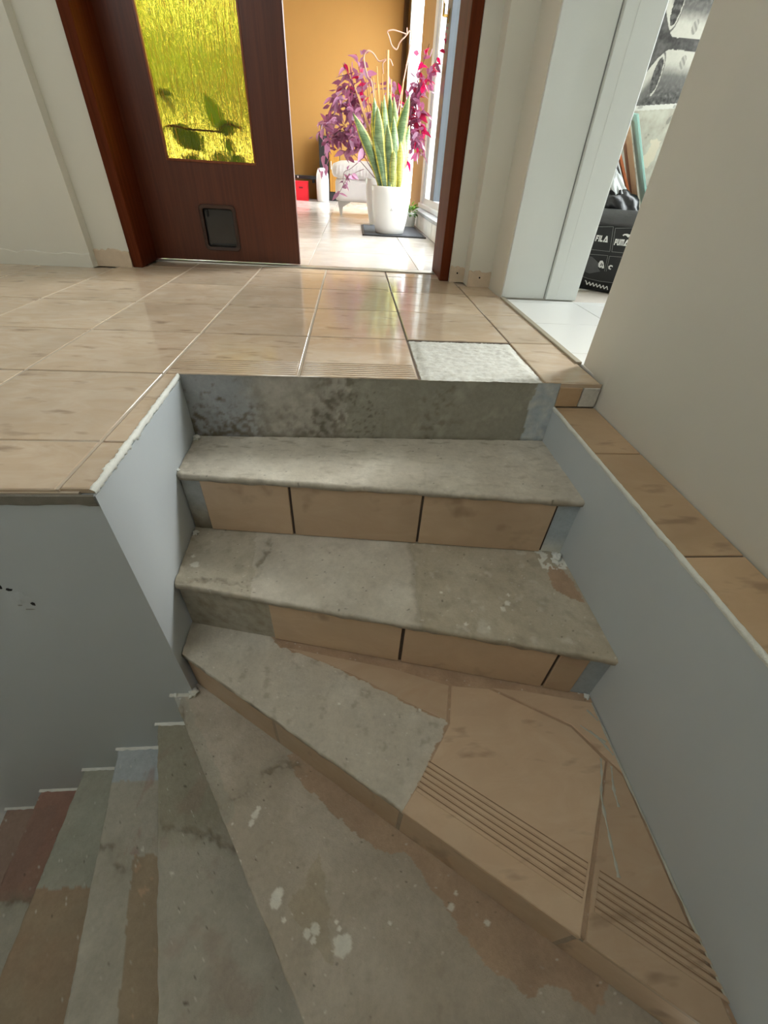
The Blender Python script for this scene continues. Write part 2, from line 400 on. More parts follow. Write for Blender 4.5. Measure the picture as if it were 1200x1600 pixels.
# --- hall floor: grout bed with single tiles
fl = bmesh.new()
add_prism(fl, [(-2.6, 0.5495), (-0.433, 0.5495), (-0.438, 1.036), (0.670, 1.036), (0.670, 2.0), (0.664, 2.0), (0.664, 2.56), (-2.6, 2.56)], -0.2, -0.006)
floor = struct(obj('floor', fl, 'grout'))
XS = [-2.6, -2.41, -2.085, -1.76, -1.435, -1.112, -0.786, -0.464, -0.136, 0.174, 0.511, 0.6675]
YS = [0.552, 0.701, 1.034, 1.362, 1.700, 2.032, 2.378, 2.50]
G = 0.0028
def one_tile(name, poly, z, parent, m, th=0.010, cham=0.0018, ribs=None):
    bm = bmesh.new(); add_prism(bm, poly, z - th, z, cham)
    if ribs:
        (ax, ay), (bx, by), offs = ribs
        d = Vector((bx - ax, by - ay, 0)).normalized(); nn = Vector((-d.y, d.x, 0)); L = math.hypot(bx - ax, by - ay)
        for o0 in offs:
            q = [Vector((ax, ay, 0)) + nn * (o0 + s) + d * e for s, e in ((-0.0032, 0.006), (-0.0032, L - 0.006), (0.0032, L - 0.006), (0.0032, 0.006))]
            add_prism(bm, [(v.x, v.y) for v in q], z - 0.001, z + 0.0014, 0.0008)
        nb_ = len(bm.faces)
        for o0 in offs:  # thin darker strips between the ribs, in place of recessed grooves
            q = [Vector((ax, ay, 0)) + nn * (o0 + 0.005 + s) + d * e for s, e in ((-0.0009, 0.006), (-0.0009, L - 0.006), (0.0009, L - 0.006), (0.0009, 0.006))]
            add_prism(bm, [(v.x, v.y) for v in q], z - 0.001, z + 0.0003)
        bm.faces.ensure_lookup_table()
        for i in range(nb_, len(bm.faces)): bm.faces[i].material_index = 1
        o = obj(name, bm, m, parent); o.data.materials.append(M['groove_dark']); return o
    return obj(name, bm, m, parent)
offs6 = [0.016 + 0.0135 * k for k in range(7)]
for j in range(len(YS) - 1):
    for i in range(len(XS) - 1):
        x0, x1, y0, y1 = XS[i] + G, XS[i + 1] - G, YS[j] + G, YS[j + 1] - G
        ribs = None
        if j < 2:
            if i >= 7: continue
        if j == 0: y0 -= G
        if j == 2:
            if i == 9: continue                      # the tile that has been taken up
            if i in (7, 8): ribs = ((x0, y0), (x1, y0), offs6); y0 += 0.001
        if j == 6:
            y1 = 2.497
            if XS[i + 1] <= -1.1 or i == 10: continue
            if i == 5: x0 = -0.99
            if i == 5 or i == 6: pass
        if j == 5:
            if i < 5: y1 = 2.279
            if i == 10: y1 = 2.216; x1 = 0.660
        one_tile('tile', rect(x0, y0, x1, y1), 0.0, floor, 'tile', ribs=ribs)
for y0, y1 in ((0.552, 0.701), (0.701, 1.034)):
    xa = -0.4125 if y0 < 0.6 else -0.4175
    xb = -0.4175 if y0 < 0.6 else -0.431
    one_tile('tile', [(-0.464 + G, y0 + G), (xa, y0 + G), (xb, y1 - G), (-0.464 + G, y1 - G)], 0.0, floor, 'tile')
prism('tile', rect(FR, 1.03, 0.6665, 1.034), -0.01, 0.0, 'tile', floor)
# light pointing along the column joints, dark open joint in one column
for x in XS[1:-1]:
    ya = 0.552 if x < -0.5 else (1.034 if x > -0.2 else 0.552)
    if x == 0.511: ya = 1.36
    dark = x in (0.174, 0.511)
    box('joint', (x - G + 0.0003, ya, -0.007), (x + G - 0.0003, 2.497, -0.0008 if not dark else -0.003), 'grout_dark' if dark else 'grout', floor)
for y in YS[1:-1]:
    box('joint', (-2.6, y - G, -0.0065), (0.664 if y > 1.1 else -0.466, y + G, -0.0022), 'grout_dark' if y > 0.8 else 'grout', floor)
# rough mortar bed where a tile is missing
nx, ny = 66, 66; V = []; F = []; C = []
for j in range(ny + 1):
    for i in range(nx + 1):
        u, v = i / nx, j / ny; x = 0.180 + 0.328 * u; y = 1.030 + 0.328 * v
        e = min(u, 1 - u, 1 - v, 0.08) / 0.08
        z = -0.004 + 0.006 * sstep(0, 1, e) + 0.0035 * fbm(x, y, 45, 3) + 0.003 * fbm(x, y, 140, 9)
        if v < 0.02: z -= 0.003
        if v < 0.14: z += 0.003 * noise.noise((x * 6, y * 90, 1))
        V.append((x + 0.004 * fbm(x, y, 60, 8), y + (0.003 * fbm(x, 0, 80, 4) if v < 0.03 else 0), z))
        t = 0.5 + fbm(x, y, 60, 21); C.append(lerp(rgb(196, 193, 184), rgb(226, 226, 222), max(0, min(1, t))))
for j in range(ny):
    for i in range(nx):
        a = j * (nx + 1) + i; F.append((a, a + 1, a + nx + 2, a + nx + 1))
painted('mortar_bed', V, F, C, 'concrete', floor)
# ragged white filler along the void edge of the landing
bm = bmesh.new(); rows = []
for i in range(121):
    t = i / 120; y = 0.549 + 0.482 * t; xe = -0.409 - 0.0195 * t
    wdt = 0.005 + 0.006 * noise.noise((y * 30, 1, 0)) + 0.006 * noise.noise((y * 160, 2, 0)); wdt = max(0.002, wdt * (1.15 - 0.55 * t))
    dp = 0.001 + 0.005 * noise.noise((y * 33, 7, 0)) + 0.007 * noise.noise((y * 190, 3, 0))
    rows.append([bm.verts.new((xe - wdt, y, 0.0)), bm.verts.new((xe - wdt * 0.6, y, 0.0025 + 0.0015 * noise.noise((y * 90, 5, 5)))), bm.verts.new((xe + 0.0025, y, -0.002)), bm.verts.new((xe + 0.0028, y, -0.008 - dp)), bm.verts.new((xe - 0.002, y, -0.010 - dp))])
for a, b in zip(rows, rows[1:]):
    for k in range(4): bm.faces.new((a[k], b[k], b[k + 1], a[k + 1]))
bmesh.ops.recalc_face_normals(bm, faces=bm.faces)
obj('edge_filler', bm, 'filler', floor, True)
# broken screed edge under the front tiles of the landing
bm = bmesh.new(); rows = []
for i in range(141):
    t = i / 140; x = -2.6 + 2.19 * t
    d = 0.020 + 0.008 * noise.noise((x * 14, 3, 1)) + 0.004 * noise.noise((x * 60, 3, 1))
    rows.append([bm.verts.new((x, 0.5485, -0.008)), bm.verts.new((x, 0.5455 + 0.002 * noise.noise((x * 40, 1, 1)), -0.010)), bm.verts.new((x, 0.5465, -0.008 - d)), bm.verts.new((x, 0.5490, -0.011 - d))])
for a, b in zip(rows, rows[1:]):
    for k in range(3): bm.faces.new((a[k], b[k], b[k + 1], a[k + 1]))
bmesh.ops.recalc_face_normals(bm, faces=bm.faces)
obj('screed_edge', bm, plain('screed', rgb(128, 122, 112), 0.9, var=0.25, scale=60, bump=0.003), floor)
# metal strips
struct(box('trim_1', (-1.0, 2.497, -0.004), (0.437, 2.56, 0.006), 'metal_strip', None, 0.003))
struct(box('trim_2', (0.659, 1.184, -0.004), (0.678, 2.0, 0.006), 'strip_tan', None, 0.002))

# --- ledge tiles on the right cheek and the little step above them
LZ = -0.065
yy = [1.026, 0.786, 0.457, 0.128, -0.2, -0.53]
for a, b in zip(yy, yy[1:]):
    one_tile('tile', rect(FR + 0.004, b + 0.0018, 0.6675, a - 0.0018), LZ, cheek, 'ledge_tile', 0.012, 0.0012)
box('joint_bed', (FR + 0.004, -0.54, -0.078), (0.6675, 1.026, -0.0675), 'grout_dark', cheek)
ragged = bmesh.new(); rows = []
for i in range(201):
    y = 1.029 - 1.5 * i / 200
    wv = 0.0016 + 0.002 * noise.noise((y * 14, 2, 3)) + 0.0016 * noise.noise((y * 90, 2, 3)) + 0.0025 * sstep(0.8, 0.2, y)
    rows.append([ragged.verts.new((FR + wv, y, LZ + 0.001)), ragged.verts.new((FR + wv * 0.4, y, LZ + 0.002)), ragged.verts.new((FR - 0.002, y, LZ - 0.003)), ragged.verts.new((FR - 0.0015, y, LZ - 0.0065 - 0.006 * noise.noise((y * 30, 8, 1)))), ragged.verts.new((FR + 0.002, y, LZ - 0.014))])
for a, b in zip(rows, rows[1:]):
    for k in range(4): ragged.faces.new((a[k], b[k], b[k + 1], a[k + 1]))
bmesh.ops.recalc_face_normals(ragged, faces=ragged.faces)
obj('edge_filler', ragged, 'filler', cheek, True)

# ================================================================== STAIRCASE
stair = tag(empty('staircase', (0.06, 1.03, -2.75)), 'stripped concrete winder staircase turning down left, with leftover beige tiles and filler patches', 'staircase')
SO = Vector((0.06, 1.03, -2.75))
def local(o):                                  # children keep their world place under the staircase empty
    o.location = -SO; return o
CG = rgb(192, 184, 170); CGL = rgb(206, 199, 186); CGD = rgb(156, 146, 130); CGG = rgb(168, 164, 152)
TB = rgb(186, 159, 133); TBD = rgb(162, 135, 112); BLUE = rgb(176, 186, 194); WHITE = rgb(226, 224, 214); RED = rgb(156, 120, 106); TAN = rgb(164, 147, 125); SAGE = rgb(164, 166, 152)
SPOTS = {1: [], 2: [(-0.382, 0.718, 0.010), (-0.395, 0.745, 0.004), (0.36, 0.585, 0.006), (0.345, 0.57, 0.006), (0.37, 0.61, 0.004), (0.25, 0.53, 0.004), (0.30, 0.52, 0.004), (0.21, 0.62, 0.004)],
         3: [(0.30, 0.22, 0.004), (0.15, 0.42, 0.003), (-0.03, 0.44, 0.003)],
         4: [(-0.144, 0.141, 0.012), (-0.140, 0.152, 0.009), (-0.017, 0.078, 0.0155), (-0.024, 0.097, 0.004), (-0.028, 0.107, 0.003), (-0.081, 0.094, 0.007), (-0.068, 0.100, 0.008), (-0.070, 0.086, 0.005), (0.187, 0.115, 0.006), (0.20, 0.135, 0.004), (-0.21, 0.265, 0.006), (-0.205, 0.28, 0.007), (-0.20, 0.29, 0.005), (-0.225, 0.20, 0.007), (-0.25, 0.265, 0.003), (0.25, 0.09, 0.005), (0.07, 0.10, 0.003), (-0.125, 0.115, 0.004)],
         5: [(-0.40, 0.22, 0.004)], 6: [(-0.515, 0.43, 0.010), (-0.54, 0.30, 0.004)], 7: [], 8: [], 9: []}
CRACK = {4: [(-0.43, 0.51), (-0.40, 0.44), (-0.367, 0.388), (-0.33, 0.345), (-0.285, 0.300), (-0.25, 0.315), (-0.215, 0.343), (-0.19, 0.355), (-0.163, 0.379), (-0.125, 0.368)],
         5: [(-0.46, 0.318), (-0.43, 0.296), (-0.40, 0.300), (-0.378, 0.293), (-0.34, 0.285), (-0.29, 0.268), (-0.25, 0.255)],
         6: [(-0.65, 0.318), (-0.616, 0.305), (-0.60, 0.275), (-0.57, 0.268)], 2: [(-0.42, 0.655), (-0.38, 0.672), (-0.33, 0.668), (-0.29, 0.655), (-0.255, 0.645), (-0.23, 0.69), (-0.215, 0.75), (-0.225, 0.80)], 8: [(-1.05, 0.265), (-0.94, 0.262)]}
P3 = [(-0.44, 0.60), (-0.42, 0.56), (0.09, 0.215), (0.147, 0.304), (0.208, 0.389), (0.12, 0.435), (0.0, 0.505), (-0.10, 0.56), (-0.174, 0.585), (-0.20, 0.63), (-0.44, 0.70)]
P4 = [(-0.152, 0.39), (-0.125, 0.348), (-0.09, 0.318), (-0.014, 0.256), (0.06, 0.205), (0.116, 0.192), (0.15, 0.15), (0.205, 0.07), (0.237, 0.035), (0.30, 0.0), (0.36, 0.01), (0.40, -0.03), (0.46, 0.03), (-0.1, 0.44)]
def tread_col(k, x, y):
    n1 = fbm(x, y, 9, k * 5.1); n2 = fbm(x, y, 38, k * 9.3, 3); jx = x + 0.016 * n2 + 0.010 * n1; jy = y + 0.016 * fbm(x, y, 38, k * 9.3 + 40, 3)
    c = lerp(lerp(CG, CGL, sstep(-0.1, 0.35, n1)), CGD, sstep(0.12, 0.5, n2) * 0.4)
    rough = 1.0
    if k == 1:
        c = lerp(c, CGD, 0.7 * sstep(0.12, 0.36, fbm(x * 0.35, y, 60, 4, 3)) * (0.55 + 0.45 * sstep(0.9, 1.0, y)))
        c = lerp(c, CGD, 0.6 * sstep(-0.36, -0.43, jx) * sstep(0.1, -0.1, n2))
    if k == 2:
        if jx > 0.152: c = lerp(c, rgb(172, 160, 136), 0.55); c = lerp(c, CGD, 0.35 * sstep(0.0, 0.35, n2)); c = lerp(c, WHITE, 0.35 * sstep(0.16, 0.4, fbm(x, y, 26, 77, 3)))
        elif jx > -0.24 + 0.1 * (0.7 - y): c = lerp(c, CGL, 0.3); rough = 0.4
        else: c = lerp(c, rgb(174, 165, 146), 0.6); c = lerp(c, CGD, 0.3 * sstep(0.05, 0.3, n2))
        if inside([(0.488, 0.62), (0.49, 0.70), (0.535, 0.70), (0.548, 0.58)], jx, jy): c = lerp(TB, TBD, 0.5 + n1); rough = 0.2
        if x > 0.485 and y > 0.69 and fbm(x, y, 55, 5) > -0.02: c = WHITE
        c = lerp(c, CGD, 0.55 * sstep(0.012, 0.0, abs(jx - 0.15)))
    if k == 3:
        if inside(P3, jx, jy): c = lerp(c, CGD, 0.45 * sstep(0.1, 0.35, n2) * sstep(0.2, 0.1, abs(y - 0.42)))
        else: c = lerp(TB, TBD, max(0, min(1, 0.45 + 1.3 * n1))); rough = 0.15
    if k == 4:
        c = lerp(c, rgb(150, 134, 116), 0.40)
        if inside(P4, jx + 0.012 * n1, jy): c = lerp(c, lerp(TB, TBD, max(0, min(1, 0.5 + 1.3 * n1))), 0.85); rough = 0.2
        if x < -0.44 + 0.004: c = lerp(BLUE, CGL, 0.3)
        e = seg_dist(x, y, [(-0.46, 0.549), (-0.41, 0.478), (-0.274, 0.288)])
        if e < 0.022 + 0.015 * n2: c = lerp(c, CGG, 0.6)
        if inside([(-0.06, 0.21), (-0.03, 0.05), (-0.12, 0.13)], jx, jy): c = lerp(c, rgb(160, 146, 120), 0.4)
    if k == 5:
        c = lerp(c, CGG, 0.7)
        if jy < 0.285 and jy > -0.2: rough = 0.4
        c = lerp(c, rgb(128, 122, 98), 0.5 * sstep(0.25, 0.33, jy))
        c = lerp(c, rgb(156, 130, 118), 0.3 * sstep(0.05, 0.3, fbm(x, y, 14, 31)))
        c = lerp(c, CGD, 0.5 * sstep(-0.33, -0.29, x - (0.3 - y) * 0.25) * sstep(0.2, 0.35, y))
    if k == 6:
        c = lerp(c, CGG, 0.6)
        if jy > 0.46: c = lerp(c, BLUE, 0.75)
        if jy < 0.288 and jx > -0.562 + 0.30 * (0.284 - y): c = TAN if n2 > -0.3 else TB; rough = 0.2
        if 0.29 < jy < 0.54: c = lerp(c, RED, 0.45 * sstep(0.10, 0.3, fbm(x, y * 0.3, 40, 66, 3)) * sstep(0.07, 0.03, abs(jx + 0.57)))
    if k == 7:
        c = lerp(SAGE, CGG, 0.4 + n1)
        if jy < 0.258: c = lerp(TAN, TBD, 0.3 + n1); rough = 0.3
    if k == 8:
        c = lerp(RED, rgb(150, 120, 104), 0.4 + n1)
        if jx < -0.985 and jy < 0.5: c = lerp(c, rgb(146, 118, 106), 0.6)
        if jy < 0.262: c = lerp(CGG, CG, 0.3)
        if y < 0.3: c = lerp(c, rgb(150, 78, 60), 0.8 * sstep(-0.852 - 0.02 * (0.3 - y), -0.838 - 0.02 * (0.3 - y), x))
    if k == 9: c = lerp(RED, CGG, 0.3)
    for cr in (CRACK.get(k),):
        if cr:
            n3 = fbm(x, y, 55, 70, 4); n4 = fbm(x, y, 16, 75, 3)
            d = seg_dist(x + 0.020 * n3 + 0.022 * n4, y + 0.020 * fbm(x, y, 55, 91, 4) + 0.022 * fbm(x, y, 16, 96, 3), cr)
            c = lerp(c, rgb(108, 99, 82), 0.65 * sstep(0.012, 0.001, d) * sstep(-0.25, 0.12, n2 + n1 * 0.6))
            c = lerp(c, rgb(150, 142, 126), 0.3 * sstep(0.035, 0.004, d))
    for sx, sy, r in SPOTS[k]:
        d = math.hypot(x - sx, (y - sy)) / r
        c = lerp(c, WHITE, 0.9 * sstep(1.12, 0.86, d - 0.9 * fbm(x, y, 70, sx * 50)))
    c = lerp(c, WHITE, 0.6 * sstep(0.36, 0.46, fbm(x, y, 150, k * 2.2, 2)))
    c = lerp(c, rgb(80, 72, 62), 0.7 * sstep(0.40, 0.48, fbm(x, y, 120, k * 7.7 + 3, 2)))
    return c, rough
def riser_col(k, x, z, ztop, zbot):
    h = (z - zbot) / (ztop - zbot); n1 = fbm(x, z, 11, k * 3.3 + 50); n2 = fbm(x, z, 42, k * 8.1 + 60, 3)
    c = lerp(CG, CGD, max(0, min(1, 0.45 + n2 * 1.2))); jx = x + 0.02 * n2 + 0.015 * n1
    if k == 0:
        m1 = fbm(x, z, 18, 301, 4); m2 = fbm(x, z, 55, 305, 4); j2 = x + 0.05 * m1 + 0.02 * m2
        c = lerp(rgb(176, 170, 160), rgb(150, 145, 134), sstep(-0.25, 0.25, m1))
        if j2 < -0.02:
            lf = sstep(-0.22, -0.30, j2)
            c = lerp(c, rgb(156, 160, 164), 0.8 * lf)
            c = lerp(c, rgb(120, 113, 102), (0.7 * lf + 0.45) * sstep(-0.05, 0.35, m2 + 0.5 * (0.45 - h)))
            c = lerp(c, rgb(196, 190, 178), 0.5 * sstep(0.05, 0.35, fbm(x, z, 34, 91, 4)) * (1 - lf))
        else:
            c = lerp(c, rgb(148, 145, 132), 0.8); c = lerp(c, rgb(172, 168, 156), 0.7 * sstep(0.0, 0.3, m1))
            c = lerp(c, rgb(108, 100, 84), 0.55 * sstep(0.08, 0.02, abs(j2 - 0.24)) * sstep(0.0, 0.3, m2))
        c = lerp(c, rgb(96, 89, 76), 0.7 * sstep(0.075, 0.01, abs(j2 + 0.055 + 0.07 * (0.5 - h))) * sstep(-0.15, 0.25, m2))
        if h < 0.8: c = lerp(c, rgb(84, 76, 62), 0.6 * sstep(0.06, 0.02, abs(j2 - 0.03)) * sstep(0.05, 0.3, fbm(x, z, 90, 3, 3)))
        if jx > 0.488: c = lerp(BLUE, WHITE, max(0, min(1, 0.2 + n2)))
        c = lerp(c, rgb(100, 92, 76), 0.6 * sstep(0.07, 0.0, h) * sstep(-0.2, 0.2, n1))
    if k == 1:
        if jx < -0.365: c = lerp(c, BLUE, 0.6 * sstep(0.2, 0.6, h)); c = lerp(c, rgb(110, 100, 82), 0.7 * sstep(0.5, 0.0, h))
        if jx > 0.49: c = lerp(BLUE, WHITE, sstep(0.4, 0.0, h))
    if k == 2:
        if jx > 0.50: c = lerp(BLUE, rgb(150, 158, 164), 0.4)
        if jx < -0.2: c = lerp(rgb(176, 169, 156), rgb(148, 138, 120), max(0, min(1, 0.3 + 1.6 * n2)))
    if k >= 3: c = lerp(CGG, TBD, 0.5)
    return c
def bil(q, u, v):
    a = Vector(q[0]).lerp(Vector(q[1]), u); b = Vector(q[3]).lerp(Vector(q[2]), u); return a.lerp(b, v)
def step(k, q, z, zb, res=0.0048):
    """one concrete step: rough top over the plan quad q (front left, front right, back right, back left), lip, riser face and closed body"""
    W = max((Vector(q[1]) - Vector(q[0])).length, (Vector(q[2]) - Vector(q[3])).length); D = max((Vector(q[3]) - Vector(q[0])).length, (Vector(q[2]) - Vector(q[1])).length)
    nx, ny = max(8, int(W / res)), max(8, int(D / res)); V, F, C = [], [], []
    fd = (Vector(q[1]) - Vector(q[0])).normalized(); fn = Vector((fd.y, -fd.x))                 # towards the front
    for j in range(ny + 1):
        for i in range(nx + 1):
            u, v = i / nx, j / ny; p = bil(q, u, v); x, y = p.x, p.y
            c, r = tread_col(k, x, y); zz = z + r * (0.0016 * fbm(x, y, 24, k) + 0.0008 * fbm(x, y, 90, k + 9))
            if k in CRACK: zz -= 0.0035 * sstep(0.009, 0.0, seg_dist(x + 0.020 * fbm(x, y, 55, 70, 4) + 0.022 * fbm(x, y, 16, 75, 3), y + 0.020 * fbm(x, y, 55, 91, 4) + 0.022 * fbm(x, y, 16, 96, 3), CRACK[k]))
            zz += 0.004 * sstep(0.02, 0.0, x - FLy(y)) * (0.5 + noise.noise((x * 60, y * 60, k))) if k < 4 else 0
            if j == 0:
                s = 0.0035 * noise.noise((x * 26, y * 26, k * 3)) + 0.0015 * noise.noise((x * 110, y * 110, k)); x += fn.x * s; y += fn.y * s; zz -= 0.004
            if j == 1: zz -= 0.0008
            V.append((x, y, zz)); C.append(c)
    for j in range(ny):
        for i in range(nx):
            a = j * (nx + 1) + i; F.append((a, a + 1, a + nx + 2, a + nx + 1))
    # lip under the nosing, then the riser face set back a little
    nz = max(4, int((z - zb) / 0.006)); prev = list(range(nx + 1)); ins = 0.009 if k < 3 else 0.005
    lip = 0.016
    for j in range(nz + 2):
        cur = []
        for i in range(nx + 1):
            u = i / nx; p = bil(q, u, 0); x, y = p.x, p.y
            if j == 0: zz = z - lip + 0.005 * noise.noise((x * 22, y * 22, k + 4)); off = -0.0005 + 0.002 * noise.noise((x * 40, y * 40, k + 8)); cc = lerp(CG, CGD, 0.5 + 0.8 * fbm(x, y, 40, 2))
            else:
                zz = (z - lip - 0.001) + (zb - z + lip) * (j - 1) / nz; off = -ins + 0.0012 * fbm(x, zz, 40, k); cc = riser_col(k, x, zz, z, zb)
            cur.append(len(V)); V.append((x + fn.x * off, y + fn.y * off, zz)); C.append(cc)
        for i in range(nx): F.append((prev[i], cur[i], cur[i + 1], prev[i + 1]))
        prev = cur
    # close the body below
    base = len(V); bq = [V[prev[0]], V[prev[-1]], (q[2][0], q[2][1], zb), (q[3][0], q[3][1], zb)]
    for p in bq: V.append((p[0], p[1], zb - 0.02)); C.append(CG)
    F.append((prev[0], base + 0, base + 1, prev[-1]))
    tb = [ny * (nx + 1) + i for i in range(nx + 1)]
    F.append(tuple([base + 2, base + 3] + tb))
    F.append((base + 3, base + 2, base + 1, base + 0))
    o = painted('step', V, F, C, 'concrete', stair); return local(o)

ZT = [0, -0.172, -0.350, -0.510, -0.655, -0.815, -0.970, -1.115, -1.283, -1.447]
def FLy(y): return -0.4075 - 0.0396 * (y - 0.549)
Q = {1: [(FLy(0.845), 0.845), (FR, 0.741), (FR, 1.034), (FLy(1.034), 1.034)],
     2: [(FLy(0.656), 0.656), (FR, 0.432), (FR, 0.755), (FLy(0.86), 0.860)],
     3: [(FLy(0.573), 0.573), (FR, -0.075), (FR, 0.447), (FLy(0.672), 0.672)],
     4: [(-0.462, 0.549), (0.235, -0.46), (FR, -0.06), (-0.402, 0.580)],
     5: [(-0.545, 0.549), (-0.195, -0.46), (0.245, -0.46), (-0.44, 0.549)],
     6: [(-0.704, 0.549), (-0.49, -0.46), (-0.185, -0.46), (-0.53, 0.549)],
     7: [(-0.857, 0.549), (-0.82, -0.46), (-0.48, -0.46), (-0.69, 0.549)],
     8: [(-1.062, 0.549), (-1.0, -0.46), (-0.81, -0.46), (-0.845, 0.549)],
     9: [(-1.255, 0.549), (-1.2, -0.46), (-0.99, -0.46), (-1.05, 0.549)]}
steps = {}
for k in range(1, 10):
    zb = ZT[k + 1] - 0.01 if k < 9 else ZT[k] - 0.2
    steps[k] = step(k, Q[k], ZT[k], zb, 0.0036 if k < 5 else 0.0055)

# uppermost riser, bare concrete under the landing edge
nx, nz = 210, 38; V, F, C = [], [], []
for j in range(nz + 1):
    for i in range(nx + 1):
        x = -0.4275 + (FR + 0.4275) * i / nx; zz = -0.001 - 0.173 * j / nz
        n = fbm(x, zz, 40, 71, 3); y = 1.0300 + 0.0025 * n + 0.002 * fbm(x, zz, 12, 5)
        if j == 0: zz += 0.001 + 0.0015 * noise.noise((x * 60, 0, 9)); y -= 0.001
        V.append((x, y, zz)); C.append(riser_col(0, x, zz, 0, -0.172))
for j in range(nz):
    for i in range(nx):
        a = j * (nx + 1) + i; F.append((a + nx + 1, a + nx + 2, a + 1, a))
b0 = len(V)
for x, z in ((-0.4275, -0.172), (FR, -0.172), (FR, -0.002), (-0.4275, -0.002)): V.append((x, 1.036, z)); C.append(CG)
F.append((b0, b0 + 3, b0 + 2, b0 + 1)); F.append((b0 + 3, 0, nx, b0 + 2)) if False else None
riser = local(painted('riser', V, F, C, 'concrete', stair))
# small tile pieces on the step between ledge and landing
def wall_tile(name, p0, p1, z0, z1, m, parent, proud=0.004, off=0.0, th=0.008, cham=0.0015):
    """upright tile from plan point p0 to p1, facing the side to the right of p0->p1"""
    d = (Vector(p1) - Vector(p0)); L = d.length; d.normalize(); nn = Vector((d.y, -d.x))
    mt = Matrix(((d.x, nn.x, 0, p0[0]), (d.y, nn.y, 0, p0[1]), (0, 0, 1, 0), (0, 0, 0, 1)))
    bm = bmesh.new(); add_box(bm, (0, proud - th + off, z0), (L, proud + off, z1), mt, cham, 1)
    bmesh.ops.recalc_face_normals(bm, faces=bm.faces)
    o = obj(name, bm, m, parent); return o
local_t = lambda o: o
wall_tile('tile', (FR + 0.001, 1.030), (0.617, 1.030), -0.064, -0.010, 'ledge_tile', floor, 0.003)
wall_tile('tile', (0.6195, 1.030), (0.667, 1.030), -0.064, -0.010, 'mortar', floor, 0.002)

# riser tiles left on steps 1-3
def line_pt(q, t): a = Vector(q[0]); b = Vector(q[1]); return a.lerp(b, t)
def riser_tiles(k, cuts, zb, top=0.016):
    q = Q[k]
    for x0, x1 in cuts:
        t0 = (x0 - q[0][0]) / (q[1][0] - q[0][0]); t1 = (x1 - q[0][0]) / (q[1][0] - q[0][0])
        p0 = line_pt(q, t0); p1 = line_pt(q, t1)
        wall_tile('tile', (p0.x, p0.y), (p1.x, p1.y), zb + 0.002, ZT[k] - top, 'stair_tile', steps[k], -0.004)
riser_tiles(1, [(-0.372, -0.157), (-0.151, 0.168), (0.174, 0.494)], -0.350)
riser_tiles(2, [(-0.194, 0.110), (0.117, 0.440), (0.446, 0.506)], -0.510)
riser_tiles(3, [(-0.405, -0.180), (-0.174, 0.089), (0.095, 0.360), (0.366, 0.545)], -0.655, 0.013)
# dark open joints
for k, xs, zb in ((1, (-0.154, 0.171, 0.496), -0.350), (2, (0.1135, 0.443), -0.510), (3, (-0.177, 0.092), -0.655)):
    for x in xs:
        q = Q[k]; t = (x - q[0][0]) / (q[1][0] - q[0][0]); p = line_pt(q, t); d = (Vector(q[1]) - Vector(q[0])).normalized()
        a = p - d * 0.0035; b = p + d * 0.0035
        wall_tile('joint', (a.x, a.y), (b.x, b.y), zb + 0.003, ZT[k] - 0.013, 'joint_dirt', steps[k], -0.0075)

# tread tiles still lying on the third step
z3 = ZT[3] + 0.003
f0 = Vector(Q[3][0]); f1 = Vector(Q[3][1]); fd3 = (f1 - f0).normalized()
fp = lambda x: tuple(f0 + fd3 * ((x - f0.x) / fd3.x))
def shift(p, d): return (p[0] - fd3.y * d, p[1] + fd3.x * d)
offs_t = [0.046 + 0.0105 * k for k in range(6)]
A = shift(fp(0.094), -0.002); B = shift(fp(0.361), -0.002)
one_tile('tile', [A, B, (0.523, 0.300), (0.478, 0.370), (0.318, 0.462), (0.232, 0.472), (0.212, 0.388), (0.150, 0.303)], z3, steps[3], 'stair_tile', 0.012, 0.0015, ((A[0], A[1]), (B[0], B[1]), offs_t))
A2 = shift(fp(0.367), -0.002); B2 = shift(fp(0.545), -0.002)
one_tile('tile', [A2, B2, (0.547, 0.270), (0.528, 0.300)], z3, steps[3], 'stair_tile', 0.012, 0.0015, ((A2[0], A2[1]), (B2[0] - 0.01, B2[1] + 0.007), [o * 1.0 for o in offs_t]))
one_tile('tile', [(0.324, 0.464), (0.482, 0.3745), (0.5285, 0.306), (0.549, 0.277), (0.549, 0.422), (0.40, 0.455)], z3 - 0.0005, steps[3], 'stair_tile', 0.012, 0.0015)
one_tile('tile', [(-0.16, 0.583), (0.0, 0.510), (0.12, 0.440), (0.207, 0.395), (0.226, 0.474), (0.1, 0.520), (-0.12, 0.575)], z3 - 0.002, steps[3], 'stair_tile', 0.012, 0.0012)
# dried filler smears along the cheek on the third step
bm = bmesh.new()
for pts in ([(0.50, 0.372), (0.527, 0.345), (0.545, 0.31)], [(0.515, 0.36), (0.54, 0.335)], [(0.53, 0.405), (0.545, 0.38)], [(0.515, 0.305), (0.50, 0.27), (0.483, 0.235), (0.468, 0.17), (0.458, 0.12)], [(0.53, 0.29), (0.515, 0.25), (0.51, 0.22)], [(0.549, 0.42), (0.550, 0.25), (0.551, 0.10), (0.552, -0.02)]):
    sp = smooth_path([(x, y, z3 + 0.0004) for x, y in pts], 8); rows = []
    for i, p in enumerate(sp):
        d = (sp[min(i + 1, len(sp) - 1)] - sp[max(i - 1, 0)]).normalized(); nn = Vector((-d.y, d.x, 0)); wd = 0.0022 * (0.5 + abs(noise.noise((p.x * 70, p.y * 70, 1))) * 2)
        rows.append([bm.verts.new(p - nn * wd), bm.verts.new(p + Vector((0, 0, 0.0012))), bm.verts.new(p + nn * wd)])
    for a, b in zip(rows, rows[1:]):
        for kk in range(2): bm.faces.new((a[kk], a[kk + 1], b[kk + 1], b[kk]))
bmesh.ops.recalc_face_normals(bm, faces=bm.faces)
